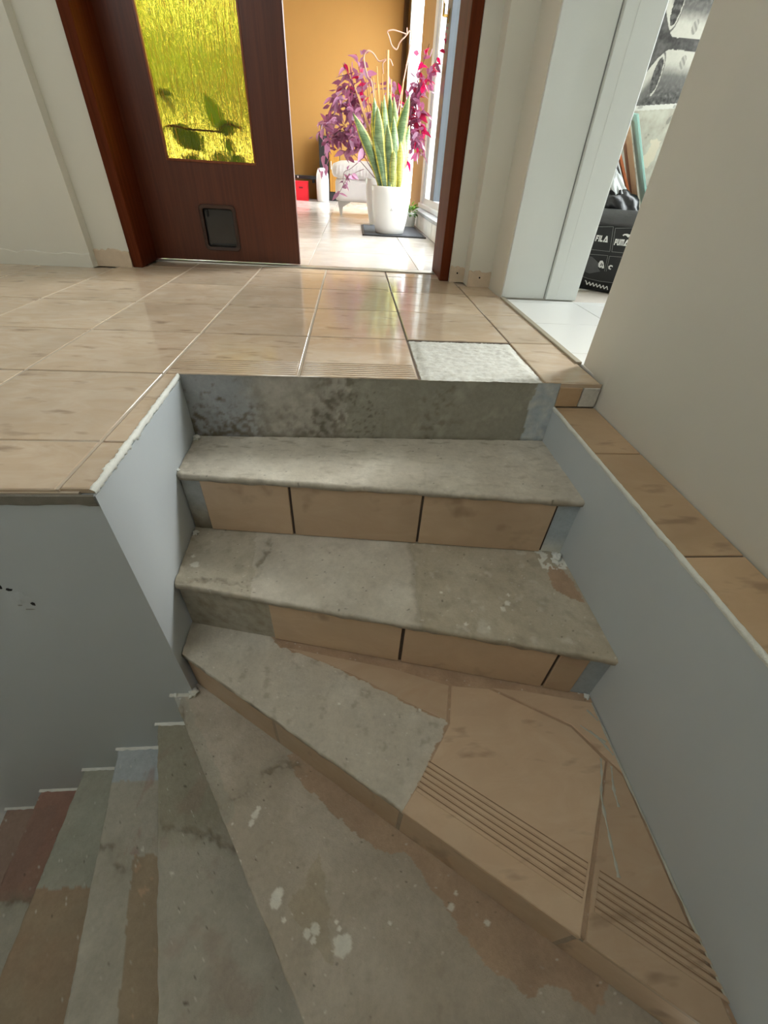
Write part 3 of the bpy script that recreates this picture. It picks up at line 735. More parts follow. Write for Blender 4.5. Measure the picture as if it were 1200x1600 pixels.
obj('filler_smears', bm, plain('dried_filler', rgb(182, 182, 170), 0.9, var=0.2, scale=90), steps[3])
# filler lumps in the corners of the steps
def lump(c, r, seed, parent, m='filler', sq=0.5):
    bm = bmesh.new(); bmesh.ops.create_icosphere(bm, subdivisions=3, radius=1.0)
    for v in bm.verts:
        n = 0.75 + 0.7 * noise.noise(v.co * 1.6 + Vector((seed, 0, 0))) + 0.3 * noise.noise(v.co * 5 + Vector((0, seed, 0)))
        v.co = Vector(c) + Vector((v.co.x * r * n, v.co.y * r * n, v.co.z * r * sq * n))
    return obj('filler_lump', bm, m, parent, True)
for c, r, k, s in (((-0.420, 1.012, -0.168), 0.012, 1, 0.7), ((-0.423, 0.86, -0.170), 0.008, 1, 0.4), ((0.535, 0.728, -0.347), 0.016, 2, 0.8), ((0.525, 0.715, -0.349), 0.012, 2, 0.5), ((-0.412, 0.83, -0.348), 0.010, 2, 0.6), ((-0.418, 0.565, -0.512), 0.009, 3, 0.6), ((0.545, 0.436, -0.508), 0.008, 3, 0.6), ((-0.408, 0.548, -0.648), 0.014, 4, 0.8), ((-0.452, 0.546, -0.650), 0.007, 4, 0.6)):
    lump(c, r, c[0] * 31 + c[1], steps[k], 'filler', s)
# white bead of filler where each lower step meets the stairwell wall
for k in range(4, 10):
    xa = Q[k][0][0] - 0.006; xb = Q[k][3][0] if k > 4 else -0.41
    bm = bmesh.new(); n = 16; rows = []
    for i in range(n + 1):
        x = xa + (xb - xa) * i / n; t = 0.0045 + 0.0022 * noise.noise((x * 60, k, 0))
        rows.append([bm.verts.new((x, 0.5488, ZT[k] + t)), bm.verts.new((x, 0.5488 - t * 1.0, ZT[k] + t * 0.5)), bm.verts.new((x, 0.5488 - t * 1.6, ZT[k] + 0.0006))])
    for a, b in zip(rows, rows[1:]):
        for kk in range(2): bm.faces.new((a[kk], b[kk], b[kk + 1], a[kk + 1]))
    bmesh.ops.recalc_face_normals(bm, faces=bm.faces)
    obj('filler_bead', bm, plain('bead_%d' % k, rgb(206, 204, 194), 0.9, var=0.15, scale=90) if k == 4 else 'filler', steps[k])
for o in list(COL.objects):
    if o.parent in steps.values() : o.matrix_parent_inverse = Matrix.Identity(4)
# chipped hole in the stairwell wall
wsw = bpy.data.objects['wall_stairwell']
def wall_chip(cx, cz, rx, rz, seed, m, proud):
    bm = bmesh.new(); n = 22; c = bm.verts.new((cx, 0.549 - proud * 1.5, cz)); ring = []
    for i in range(n):
        a = 2 * math.pi * i / n; k = 1 + 0.5 * noise.noise((math.cos(a) * 1.5, math.sin(a) * 1.5, seed))
        ring.append(bm.verts.new((cx + rx * k * math.cos(a), 0.549 - proud * 0.2, cz + rz * k * math.sin(a))))
    for i in range(n): bm.faces.new((c, ring[i], ring[(i + 1) % n]))
    bmesh.ops.recalc_face_normals(bm, faces=bm.faces)
    return obj('plaster_chip', bm, m, wsw)
for cx, cz, rx, rz, s, m, pr in ((-0.663, -0.226, 0.006, 0.008, 1, 'dark_hole', 0.0010), (-0.649, -0.236, 0.006, 0.004, 2, 'dark_hole', 0.0012), (-0.6265, -0.2785, 0.0045, 0.005, 3, 'dark_hole', 0.0012), (-0.642, -0.262, 0.016, 0.020, 4, 'blue_paint', 0.0016), (-0.640, -0.296, 0.010, 0.002, 5, 'groove', 0.0010), (-0.652, -0.283, 0.005, 0.002, 6, 'groove', 0.0010)):
    wall_chip(cx, cz, rx, rz, s, m, pr)

# ================================================================== DOOR TO THE GARDEN ROOM
d1 = struct(empty('door_1', (-0.28, 2.54, 0)))
def dbox(name, a, b, m, parent, bevel=0.0, off=(0.28, -2.54, 0)):
    bm = bmesh.new(); add_box(bm, (a[0] + off[0], a[1] + off[1], a[2]), (b[0] + off[0], b[1] + off[1], b[2]), None, bevel); return obj(name, bm, m, parent)
dbox('jamb', (-1.043, 2.328, 0), (-0.998, 2.40, 2.06), 'jamb_wood', d1, 0.004)
dbox('jamb', (-1.036, 2.40, 0), (-1.006, 2.62, 2.06), 'jamb_wood', d1, 0.003)
dbox('jamb', (0.437, 2.328, 0), (0.484, 2.375, 2.06), 'jamb_wood', d1, 0.004)
dbox('jamb', (0.443, 2.375, 0), (0.478, 2.62, 2.06), 'jamb_wood', d1, 0.003)
dbox('lintel', (-0.998, 2.328, 2.015), (0.437, 2.62, 2.06), 'jamb_wood', d1, 0.003)
X0, X1, Y0, Y1 = -1.004, -0.276, 2.541, 2.581
PX0, PX1, PZ0, PZ1 = -0.850, -0.446, 0.402, 1.90
CX0, CX1, CZ0, CZ1 = -0.735, -0.583, 0.068, 0.236
def leaf_frame():
    bm = bmesh.new(); o = (0.28, -2.54, 0)
    xs = [X0, PX0, CX0, CX1, PX1, X1]; zs = [0.010, CZ0, CZ1, PZ0, PZ1, 2.01]
    grid = {}
    def vert(x, y, z):
        k = (round(x, 4), round(y, 4), round(z, 4))
        if k not in grid: grid[k] = bm.verts.new((x + o[0], y + o[1], z))
        return grid[k]
    def hole(i, j): return (j == 3 and 1 <= i <= 3) or (j == 1 and i == 2)
    for i in range(5):
        for j in range(5):
            if hole(i, j): continue
            a, b, c, d = xs[i], xs[i + 1], zs[j], zs[j + 1]
            bm.faces.new([vert(a, Y0, c), vert(b, Y0, c), vert(b, Y0, d), vert(a, Y0, d)])
            bm.faces.new([vert(a, Y1, d), vert(b, Y1, d), vert(b, Y1, c), vert(a, Y1, c)])
            for di, dj, q in ((-1, 0, ((a, d), (a, c))), (1, 0, ((b, c), (b, d))), (0, -1, ((a, c), (b, c))), (0, 1, ((b, d), (a, d)))):
                ii, jj = i + di, j + dj
                if not (0 <= ii < 5 and 0 <= jj < 5) or hole(ii, jj):
                    (xa, za), (xb, zb) = q
                    bm.faces.new([vert(xb, Y0, zb), vert(xa, Y0, za), vert(xa, Y1, za), vert(xb, Y1, zb)])
    bmesh.ops.recalc_face_normals(bm, faces=bm.faces)
    return obj('door_leaf', bm, 'mahogany', d1)
dl = leaf_frame()
bm = bmesh.new()
def fbead(a, b): add_box(bm, (a[0] + 0.28, a[1] - 2.54, a[2]), (b[0] + 0.28, b[1] - 2.54, b[2]), None, 0.002, 1)
fbead((PX0, 2.537, PZ0), (PX1, 2.556, PZ0 + 0.009)); fbead((PX0, 2.537, PZ1 - 0.009), (PX1, 2.556, PZ1))
fbead((PX0, 2.537, PZ0 + 0.009), (PX0 + 0.009, 2.556, PZ1 - 0.009)); fbead((PX1 - 0.009, 2.537, PZ0 + 0.009), (PX1, 2.556, PZ1 - 0.009))
obj('glazing_bead', bm, wood('bead_wood', rgb(120, 58, 28), rgb(140, 74, 38), 0.3, 0.4), dl)
dbox('amber_pane', (PX0 + 0.002, 2.559, PZ0 + 0.002), (PX1 - 0.002, 2.564, PZ1 - 0.002), 'amber', dl)
def rrect(x0, z0, x1, z1, r, n=5):
    pts = []
    for cx, cz, a0 in ((x1 - r, z1 - r, 0), (x0 + r, z1 - r, H), (x0 + r, z0 + r, 2 * H), (x1 - r, z0 + r, 3 * H)):
        for k in range(n + 1): a = a0 + H * k / n; pts.append((cx + r * math.cos(a), cz + r * math.sin(a)))
    return pts
def frame_ring(name, outer, inner, y0, y1, m, parent, off=(0.28, -2.54, 0)):
    bm = bmesh.new(); n = len(outer)
    R = [[bm.verts.new((x + off[0], y + off[1], z)) for x, z in p] for p, y in ((outer, y1), (outer, y0 + 0.002), ([((a[0] * 0.85 + b[0] * 0.15), (a[1] * 0.85 + b[1] * 0.15)) for a, b in zip(outer, inner)], y0), (inner, y0 + 0.002), (inner, y1))]
    for a, b in zip(R, R[1:]):
        for i in range(n): bm.faces.new((a[i], a[(i + 1) % n], b[(i + 1) % n], b[i]))
    for i in range(n): bm.faces.new((R[-1][i], R[-1][(i + 1) % n], R[0][(i + 1) % n], R[0][i]))
    bmesh.ops.recalc_face_normals(bm, faces=bm.faces)
    return obj(name, bm, m, parent)
dbox('cat_flap_backing', (CX0 + 0.0005, 2.561, CZ0 + 0.0005), (CX1 - 0.0005, 2.580, CZ1 - 0.0005), 'black', dl)  # added solid backing, stops light coming through around the flap
frame_ring('cat_flap_frame', rrect(CX0 - 0.011, CZ0 - 0.011, CX1 + 0.011, CZ1 + 0.011, 0.020), rrect(CX0 + 0.004, CZ0 + 0.004, CX1 - 0.004, CZ1 - 0.004, 0.014), 2.532, 2.5409, 'brown_plastic', dl)
bm = bmesh.new(); pr = rrect(CX0 + 0.010, CZ0 + 0.008, CX1 - 0.006, CZ1 - 0.010, 0.014)
a = [bm.verts.new((x + 0.28, 2.553 - 2.54, z)) for x, z in pr]; b = [bm.verts.new((x + 0.28, 2.559 - 2.54, z)) for x, z in pr]
bm.faces.new(a); bm.faces.new(b[::-1])
for i in range(len(pr)): bm.faces.new((a[i], a[(i + 1) % len(pr)], b[(i + 1) % len(pr)], b[i]))
bmesh.ops.recalc_face_normals(bm, faces=bm.faces); obj('cat_flap', bm, 'black_flap', dl)
dbox('cat_flap_latch', (-0.716, 2.545, 0.196), (-0.708, 2.553, 0.228), 'black', dl, 0.003)
dbox('cat_flap_seal', (CX0 + 0.02, 2.549, CZ0 + 0.010), (CX1 - 0.016, 2.553, CZ0 + 0.017), 'black', dl, 0.002)

# ================================================================== GARDEN ROOM
gfl = struct(box('floor_garden_room', (-4.3, 2.56, -0.2), (0.86, 9.0, -0.004), 'grout_white'))
gx = [-4.3] + [-0.238 - 0.602 * k for k in range(6, -1, -1)] + [0.364, 0.80]
gy = [2.562, 3.115, 3.717, 4.319, 4.921, 5.523, 6.125, 6.727, 7.329, 7.931, 8.533, 8.82]
for j in range(len(gy) - 1):
    for i in range(len(gx) - 1):
        if gx[i + 1] < -2.7 and j > 30: continue
        one_tile('tile', rect(gx[i] + 0.002, gy[j] + 0.002, gx[i + 1] - 0.002, gy[j + 1] - 0.002), 0.0, gfl, 'white_tile', 0.008, 0.001)
bm = bmesh.new()
for a, b in (((-1.1, 8.82, 0), (0.9, 8.92, 2.5)), ((-4.3, 8.82, 0), (-3.9, 8.92, 2.5)), ((-3.9, 8.82, 0), (-1.1, 8.92, 0.35)), ((-3.9, 8.82, 2.25), (-1.1, 8.92, 2.5))): add_box(bm, a, b)
struct(obj('wall_garden_room_back', bm, 'mustard'))
struct(box('wall_garden_room_left', (-4.4, 2.62, -0.2), (-4.3, 8.92, 2.5), 'mustard'))
bm = bmesh.new()
for a, b in (((0.80, 2.62, 2.25), (0.9, 8.82, 2.5)), ((0.80, 6.50, 0), (0.84, 6.66, 2.25)), ((0.80, 8.5, 0), (0.9, 8.82, 2.25)), ((0.80, 2.62, 0), (0.9, 2.75, 2.25)), ((0.80, 6.66, 0), (0.9, 8.5, 0.08))): add_box(bm, a, b)
struct(obj('wall_garden_room_right', bm, 'mustard'))
struct(box('ceiling_garden_room', (-4.4, 2.62, 2.5), (0.9, 8.92, 2.6), 'ceiling'))
# wooden post
post = struct(box('trim_3', (0.73, 5.47, 0.0), (0.9, 6.5, 2.25), 'ochre_wood', None, 0.006))
# stone plinth below the glass front: single painted stones under a slab
pl = struct(empty('trim_4', (0.63, 2.64, 0)))
y = 0.0; k = 0; pats = [0.19, 0.26, 0.16, 0.30, 0.22, 0.18, 0.27, 0.21, 0.24, 0.17, 0.29, 0.23, 0.20, 0.10]
box('core', (0.02, 0.0, 0), (0.26, 2.82, 0.118), 'grout_white', pl)
for wd in pats:
    if y + wd > 2.82: wd = 2.82 - y
    if wd <= 0.03: break
    bm = bmesh.new(); jt = 0.004 * noise.noise((y * 9, 2, 0)); z1 = 0.118
    add_box(bm, (0.0 + jt, y + 0.006, 0.003), (0.05, y + wd - 0.006, z1), None, 0.007)
    obj('stone', bm, 'brick', pl); y += wd
y = 0.0
for wd in (0.55, 0.6, 0.58, 0.56, 0.53):
    bm = bmesh.new(); add_box(bm, (-0.012, y + 0.002, 0.119), (0.26, y + wd - 0.002, 0.143), None, 0.004); obj('stone', bm, 'stone', pl); y += wd
# glass front
w1 = struct(empty('window_1', (0.76, 2.75, 0.143)))
def wbox(name, a, b, m, bevel=0.003): return box(name, a, b, m, w1, bevel)
wbox('window_frame', (-0.06, 0.0, 0.0), (0.06, 2.71, 0.035), 'white_pvc'); wbox('window_frame', (-0.05, 0.0, 2.05), (0.05, 2.71, 2.107), 'white_pvc')
wbox('window_frame', (-0.045, 2.545, 0.035), (0.05, 2.70, 2.05), 'white_pvc'); wbox('window_frame', (-0.045, 0.0, 0.035), (0.05, 0.07, 2.05), 'white_pvc')
wbox('bottom_rail', (-0.035, 0.07, 0.035), (0.035, 2.545, 0.085), 'white_pvc')
wbox('sash_post', (-0.04, 1.84, 0.085), (0.03, 2.06, 2.05), 'grey_pvc')
wbox('sash_post', (-0.03, 2.44, 0.085), (0.03, 2.545, 2.05), 'white_pvc')
wbox('pane', (-0.004, 0.07, 0.085), (0.004, 1.84, 2.05), 'glass', 0); wbox('pane', (-0.004, 2.06, 0.085), (0.004, 2.44, 2.05), 'glass', 0)
bm = bmesh.new(); add_box(bm, (-0.050, 1.92, 1.15), (-0.040, 1.95, 1.22), None, 0.003); add_tube(bm, [(-0.05, 1.935, 1.185), (-0.085, 1.935, 1.185)], 0.008, 0.008, 8); add_tube(bm, [(-0.085, 1.935, 1.18), (-0.085, 1.94, 1.24), (-0.083, 1.985, 1.265)], 0.009, 0.007, 8)
obj('handle', bm, 'brass', w1)
w2 = struct(empty('window_2', (0.80, 6.66, 0.08)))
for a, b in (((-0.02, 0, 0), (0.012, 0.05, 2.17)), ((-0.02, 1.76, 0), (0.10, 1.84, 2.17)), ((-0.02, 0.05, 0), (0.012, 1.76, 0.07)), ((-0.02, 0.05, 2.10), (0.012, 1.76, 2.17))): box('window_frame', a, b, 'white_pvc', w2, 0.004)
box('pane', (-0.004, 0.05, 0.07), (0.002, 1.76, 2.10), 'glass', w2)
w3 = struct(empty('window_3', (-3.9, 8.84, 0.35)))
for a, b in (((0, -0.02, 0), (2.8, 0.05, 0.07)), ((0, -0.02, 1.83), (2.8, 0.05, 1.9)), ((0, -0.02, 0.07), (0.07, 0.05, 1.83)), ((2.73, -0.02, 0.07), (2.8, 0.05, 1.83)), ((1.36, -0.02, 0.07), (1.44, 0.05, 1.83))): box('window_frame', a, b, 'white_pvc', w3, 0.004)
for a, b in ((0.07, 1.36), (1.44, 2.73)): box('pane', (a, 0.01, 0.07), (b, 0.018, 1.83), 'glass', w3)
# garden outside
gr = struct(obj('ground', (lambda bm: (add_box(bm, (0.9, 2.7, -0.4), (30, 40, -0.2)), add_box(bm, (-30, 8.92, -0.4), (0.9, 40, -0.2)), bm)[-1])(bmesh.new()), 'ground'))
def shrub(x, y, r, h, seed, label):
    rnd = random.Random(seed); s = tag(empty('garden_shrub', (x, y, -0.2)), label, 'shrub')
    bm = bmesh.new()
    for k in range(5): add_tube(bm, [(rnd.uniform(-.1, .1), rnd.uniform(-.1, .1), 0), (rnd.uniform(-.4, .4) * r, rnd.uniform(-.4, .4) * r, h * 0.6)], 0.02, 0.008, 5)
    obj('stem', bm, 'stem', s)
    bm = bmesh.new()
    for k in range(3400):
        t = rnd.random() * 2 * math.pi; ph = rnd.uniform(-1, 1); rr = (0.45 + 0.55 * rnd.random()); q = math.sqrt(1 - ph * ph)
        c = Vector((r * rr * q * math.cos(t), r * rr * q * math.sin(t), h * (0.52 + 0.46 * ph * rr)))
        d = Vector((rnd.gauss(0, 1), rnd.gauss(0, 1), rnd.gauss(0, 1))).normalized(); e = d.orthogonal().normalized() * 0.045; d *= 0.10
        bm.faces.new([bm.verts.new(c + v) for v in (-d, e, d, -e)])
    tag(obj('foliage', bm, 'garden_leaf', s), kind='stuff')
for i, (x, y, r, h, lb) in enumerate(((-4.4, 11.4, 0.80, 3.7, 'tall garden shrub beyond the amber pane, leftmost of the row'), (-2.35, 11.4, 0.80, 3.5, 'tall garden shrub beyond the middle of the amber pane'), (-0.3, 11.4, 0.80, 3.9, 'tall garden shrub beyond the right edge of the amber pane'), (-3.4, 13.6, 0.85, 4.2, 'rear garden shrub filling the left gap of the front shrubs'), (-1.3, 13.6, 0.85, 4.2, 'rear garden shrub filling the right gap of the front shrubs'))):
    shrub(x, y, r, h, i + 3, lb)

# --- doormat
dm = tag(empty('doormat', (0.345, 4.44, 0)), 'dark grey doormat lying under the large white planter beside the stone plinth', 'doormat')
box('pile', (-0.245, -0.385, 0.002), (0.245, 0.385, 0.012), 'mat', dm, 0.003); 
bm = bmesh.new()
for a, b in (((-0.262, -0.40, 0), (0.262, -0.385, 0.009)), ((-0.262, 0.385, 0), (0.262, 0.40, 0.009)), ((-0.262, -0.385, 0), (-0.245, 0.385, 0.009)), ((0.245, -0.385, 0), (0.262, 0.385, 0.009))): add_box(bm, a, b)
obj('border', bm, 'black', dm)

# --- planters
def planter(name, loc, rb, rt, h, label, square=1.0):
    s = tag(empty(name, loc), label, 'planter')
    bm = bmesh.new()
    prof = [(rb * 0.94, 0.0), (rb, 0.006)] + [(rb + (rt - rb) * (1 - (1 - t) ** 1.9), 0.006 + (h - 0.012) * t) for t in (0.12, 0.25, 0.4, 0.55, 0.7, 0.85, 1.0)] + [(rt - 0.004, h), (rt - 0.012, h - 0.004), (rt - 0.016, h - 0.05)]
    add_lathe(bm, prof, 44); bmesh.ops.recalc_face_normals(bm, faces=bm.faces)
    obj('pot', bm, 'pot', s, True)
    bm = bmesh.new(); add_lathe(bm, [(rt - 0.02, h - 0.06), (rt - 0.02, h - 0.035), (rt * 0.5, h - 0.028)], 28); obj('soil', bm, 'soil', s, True)
    return s
PLX, PLY = 0.312, 4.195
pA = planter('planter', (PLX, PLY, 0.012), 0.118, 0.157, 0.312, 'large white glossy planter with small emblem standing on the doormat')
bm = bmesh.new()
for tri in (((-0.009, -0.006), (-0.002, -0.006), (-0.0045, 0.0)), ((0.001, -0.006), (0.010, -0.006), (0.004, 0.001)), ((-0.003, 0.002), (0.004, 0.002), (0.0005, 0.009))):
    a = [bm.verts.new((x, 0, z)) for x, z in tri]; b = [bm.verts.new((x, 0.003, z)) for x, z in tri]
    bm.faces.new(a); bm.faces.new(b[::-1])
    for i in range(3): bm.faces.new((a[i], b[i], b[(i + 1) % 3], a[(i + 1) % 3]))
bmesh.ops.recalc_face_normals(bm, faces=bm.faces)
em = obj('emblem', bm, plain('emblem_grey', rgb(120, 120, 122), 0.4), pA); em.location = (-0.004, -0.1495, 0.168)
pB = planter('planter', (0.27, 4.955, 0.0), 0.10, 0.145, 0.36, 'second white planter half hidden behind the one with the snake plant')

# --- snake plant
sp = tag(empty('snake_plant', (PLX, PLY, 0.288)), 'variegated snake plant with yellow leaf margins in the front white planter', 'plant')
YEL = rgb(226, 214, 90); GRN = rgb(108, 138, 94); GR2 = rgb(160, 180, 140)
def snake_leaf(base, tip, wdt, bend, yellow=0.0, twist=0.0):
    b = Vector(base); t = Vector(tip); d = t - b; L = d.length; n = 12; side0 = Vector((1, 0, 0)); V, F, C = [], [], []
    side0 = (side0 - d.normalized() * side0.dot(d.normalized())).normalized(); fr = d.normalized().cross(side0)
    side = side0 * math.cos(twist) + fr * math.sin(twist); out = d.normalized().cross(side)
    us = [-1, -0.72, -0.68, -0.3, 0, 0.3, 0.68, 0.72, 1]; NU = len(us)
    for i in range(n + 1):
        s = i / n; wd = wdt * 0.5 * (0.45 + 0.65 * math.sin(min(1, s * 1.5) * H)) * (1 - max(0, (s - 0.62) / 0.38) ** 2.2) + 0.0006
        c = b + d * s + Vector(bend) * math.sin(s * math.pi) + out * 0.006 * math.sin(s * 9 + wdt * 300)
        for u in us:
            V.append(c + side * u * wd + out * (u * u) * wd * 0.45)
            g = lerp(GRN, GR2, max(0, min(1, 0.5 + 0.9 * noise.noise((u * 0.6, s * 14, wdt * 900)))))
            C.append(lerp(YEL, rgb(236, 226, 120), s) if abs(u) > 0.7 else lerp(g, YEL, yellow))
    for i in range(n):
        for j in range(NU - 1):
            a = i * NU + j; F.append((a, a + 1, a + NU + 1, a + NU))
    o = painted('leaf', [tuple(v) for v in V], F, C, 'snake', sp)
    so = o.modifiers.new('thickness', 'SOLIDIFY'); so.thickness = 0.003; so.offset = 0
    return o
def sl(bx, by, tx, tz, ty, wd, bend=(0, 0, 0), yl=0.0, tw=0.0):
    snake_leaf((bx - PLX, by - PLY, 0), (tx - PLX, ty - PLY, tz - 0.30), wd, bend, yl, tw)
sl(0.235, 4.15, 0.005, 0.735, 4.10, 0.066, (0.035, 0, -0.02))
sl(0.265, 4.10, 0.152, 0.825, 4.12, 0.070, (-0.01, 0, 0), 0, 0.3)
sl(0.270, 4.13, 0.178, 0.780, 4.08, 0.072, (-0.02, 0, 0), 0, -0.2)
sl(0.300, 4.20, 0.233, 0.855, 4.22, 0.060, (0, 0, 0), 0, 0.5)
sl(0.310, 4.23, 0.268, 0.872, 4.25, 0.062, (0, 0, 0), 0, -0.5)
sl(0.340, 4.22, 0.303, 0.850, 4.24, 0.060, (0.01, 0, 0), 0.1)
sl(0.330, 4.14, 0.408, 0.855, 4.16, 0.074, (-0.028, 0, 0), 0, -0.3)
sl(0.345, 4.19, 0.428, 0.700, 4.20, 0.062, (0.01, 0, 0), 0, 0.4)
sl(0.350, 4.16, 0.380, 0.690, 4.16, 0.064, (0.01, 0, 0), 0.9, 0.3)
sl(0.290, 4.25, 0.214, 0.826, 4.26, 0.056, (0, 0, 0), 0.2)
sl(0.325, 4.11, 0.296, 0.735, 4.08, 0.062, (0.005, 0, 0), 0, 0.15)
sl(0.290, 4.09, 0.248, 0.690, 4.06, 0.058, (0.006, 0, 0), 0, -0.4)
sl(0.360, 4.12, 0.355, 0.60, 4.08, 0.050, (0.012, 0, 0), 0.6, 0.2)
sl(0.310, 4.09, 0.305, 0.55, 4.05, 0.046, (0, 0, 0), 0.3)
sl(0.275, 4.20, 0.146, 0.765, 4.24, 0.058, (-0.01, 0, 0))
# dry stalks, bamboo stick and twisted twigs standing in the same planter
tw = tag(empty('twisted_twigs', (PLX, PLY + 0.07, 0.288)), 'pale twisted twigs and dry stalks standing among the snake plant leaves', 'twigs')
def tl(p): return (p[0] - PLX, p[1] - PLY - 0.07, p[2] - 0.288)
tube('bamboo_stick', [tl((0.285, 4.27, 0.27)), tl((0.247, 4.29, 1.07))], 0.011, 0.010, 'straw', tw, 8)
for a, b in (((0.25, 0.27), (0.174, 0.99)), ((0.26, 0.27), (0.150, 0.93)), ((0.27, 0.27), (0.215, 0.955)), ((0.27, 0.27), (0.190, 0.90)), ((0.22, 0.27), (0.014, 0.884)), ((0.23, 0.27), (0.045, 0.84)), ((0.33, 0.27), (0.371, 0.935)), ((0.30, 0.27), (0.282, 0.93)), ((0.24, 0.27), (0.120, 0.90))):
    m = ((a[0] + b[0]) / 2 + 0.02 * (b[0] < 0.1), (a[1] + b[1]) / 2 + 0.03)
    tube('stalk', smooth_path([tl((a[0], 4.26, a[1])), tl((m[0], 4.28, m[1])), tl((b[0], 4.30, b[1]))], 3), 0.0065, 0.004, 'straw', tw, 5)
for pts in ([(0.30, 0.28), (0.33, 0.7), (0.409, 1.14), (0.36, 1.135), (0.328, 1.11), (0.311, 1.08), (0.276, 1.095), (0.255, 1.13), (0.24, 1.154), (0.27, 1.163), (0.303, 1.162), (0.377, 1.15)], [(0.22, 0.28), (0.154, 0.848), (0.109, 0.935), (0.081, 1.027), (0.106, 1.062), (0.148, 1.052), (0.185, 1.019), (0.215, 1.022), (0.242, 1.030), (0.27, 1.03), (0.29, 1.0)], [(0.242, 1.03), (0.217, 1.006), (0.224, 0.956)], [(0.377, 1.15), (0.372, 1.18)]):
    tube('twig', smooth_path([tl((x, 4.30 + 0.02 * math.sin(z * 20), z)) for x, z in pts], 4), 0.005, 0.0035, 'twig', tw, 6)

# --- purple leaved plant in the rear planter
pp = tag(empty('purple_plant', (0.27, 4.86, 0.315)), 'bushy plant with purple leaves, some coloured crimson as if backlit, arching out behind the snake plant', 'plant')
def leaf_mesh(name, L, W, fold, curl, m):
    V, F = [], []; n = 5
    for i in range(n + 1):
        s = i / n; wd = W * 0.5 * math.sin(math.pi * min(1, s ** 0.8)) + (0.0004 if i in (0, n) else 0); zc = -curl * s * s * L
        V += [(-wd, s * L, zc + fold * wd), (0, s * L, zc), (wd, s * L, zc + fold * wd)]
    for i in range(n):
        for j in range(2): a = i * 3 + j; F.append((a, a + 1, a + 4, a + 3))
    me = bpy.data.meshes.new(name); me.from_pydata(V, [], F); me.materials.append(M[m])
    for p in me.polygons: p.use_smooth = True
    return me
PL = [leaf_mesh('leaf', 0.098, 0.046, 0.5, 0.3, 'purple_leaf'), leaf_mesh('leaf', 0.082, 0.040, 0.9, 0.5, 'purple_leaf'), leaf_mesh('leaf', 0.110, 0.048, 0.2, 0.2, 'purple_leaf')]
RL = [leaf_mesh('leaf', 0.096, 0.046, 0.4, 0.3, 'backlit_leaf'), leaf_mesh('leaf', 0.080, 0.038, 0.8, 0.4, 'backlit_leaf')]
rp = random.Random(11)
def put_leaf(me, p, d, root, spin):
    d = d.normalized(); x = d.cross(Vector((0, 0, 1)));
    x = x.normalized() if x.length > 0.1 else Vector((1, 0, 0)); z = x.cross(d)
    R = Matrix(((x.x, d.x, z.x), (x.y, d.y, z.y), (x.z, d.z, z.z))).to_4x4() @ Matrix.Rotation(spin, 4, 'Y')
    o = bpy.data.objects.new('leaf', me); COL.objects.link(o); o.parent = root
    o.matrix_local = Matrix.Translation(p) @ R @ Matrix.Scale(rp.uniform(0.75, 1.1), 4); return o
# (end x, end z, mid x, mid z, depth at the end, number of leaves, share of crimson backlit leaves)
ST = [(-0.28, 0.64, -0.10, 0.72, 4.75, 15, 0.02), (-0.26, 0.71, -0.05, 0.78, 5.0, 13, 0.05), (-0.22, 0.56, -0.06, 0.66, 4.85, 12, 0.0), (-0.27, 0.345, -0.16, 0.62, 4.8, 8, 0.0),
      (-0.17, 0.86, 0.0, 0.80, 4.8, 14, 0.05), (-0.12, 0.95, 0.03, 0.85, 4.95, 13, 0.1), (-0.08, 1.07, 0.06, 0.85, 4.9, 12, 0.25), (0.03, 1.12, 0.11, 0.85, 4.85, 11, 0.55), (0.09, 1.15, 0.14, 0.85, 5.0, 9, 0.75),
      (0.05, 0.97, 0.10, 0.75, 5.1, 12, 0.1), (-0.03, 0.80, 0.08, 0.70, 4.75, 15, 0.05), (-0.02, 0.62, 0.08, 0.62, 4.7, 14, 0.0), (-0.12, 0.62, 0.04, 0.66, 5.0, 14, 0.0), (0.04, 0.52, 0.12, 0.56, 4.7, 10, 0.0), (-0.08, 0.52, 0.06, 0.60, 4.9, 10, 0.0),
      (0.34, 1.02, 0.30, 0.75, 5.0, 10, 0.35), (0.43, 0.93, 0.35, 0.75, 5.0, 10, 0.2), (0.50, 0.85, 0.38, 0.70, 4.9, 12, 0.4), (0.56, 0.93, 0.42, 0.75, 4.85, 10, 0.3), (0.62, 1.02, 0.45, 0.8, 4.9, 10, 0.55),
      (0.60, 1.20, 0.48, 0.85, 4.8, 11, 0.85), (0.66, 1.10, 0.50, 0.8, 4.75, 8, 0.9), (0.60, 0.80, 0.46, 0.76, 4.8, 11, 0.5), (0.62, 0.66, 0.50, 0.75, 4.8, 10, 0.55), (0.60, 0.53, 0.50, 0.68, 4.75, 9, 0.3), (0.54, 0.62, 0.45, 0.66, 4.7, 9, 0.4), (0.49, 0.48, 0.42, 0.58, 4.8, 7, 0.3)]
for ex, ez, mx, mz, ey, n, red in ST:
    pts = smooth_path([(0.27 + rp.uniform(-.03, .03) - 0.27, rp.uniform(-.03, .03), 0), (mx - 0.27, (ey - 4.86) * 0.5, mz - 0.315), (ex - 0.27, ey - 4.86, ez - 0.315)], 6)
    tube('stem', pts, 0.004, 0.002, 'stem', pp, 4)
    for k in range(n):
        t = 0.42 + 0.58 * (k + rp.random() * 0.6) / n; f = t * (len(pts) - 1); i = min(len(pts) - 2, int(f)); p = pts[i].lerp(pts[i + 1], f - i)
        d = (pts[i + 1] - pts[i]).normalized() * 0.6 + Vector((rp.gauss(0, 0.6), rp.gauss(0, 0.5), rp.gauss(-0.35, 0.5)))
        me = rp.choice(RL) if rp.random() < red * (0.5 + 0.8 * (k / n)) else rp.choice(PL)
        put_leaf(me, p, d, pp, rp.uniform(-1.2, 1.2))
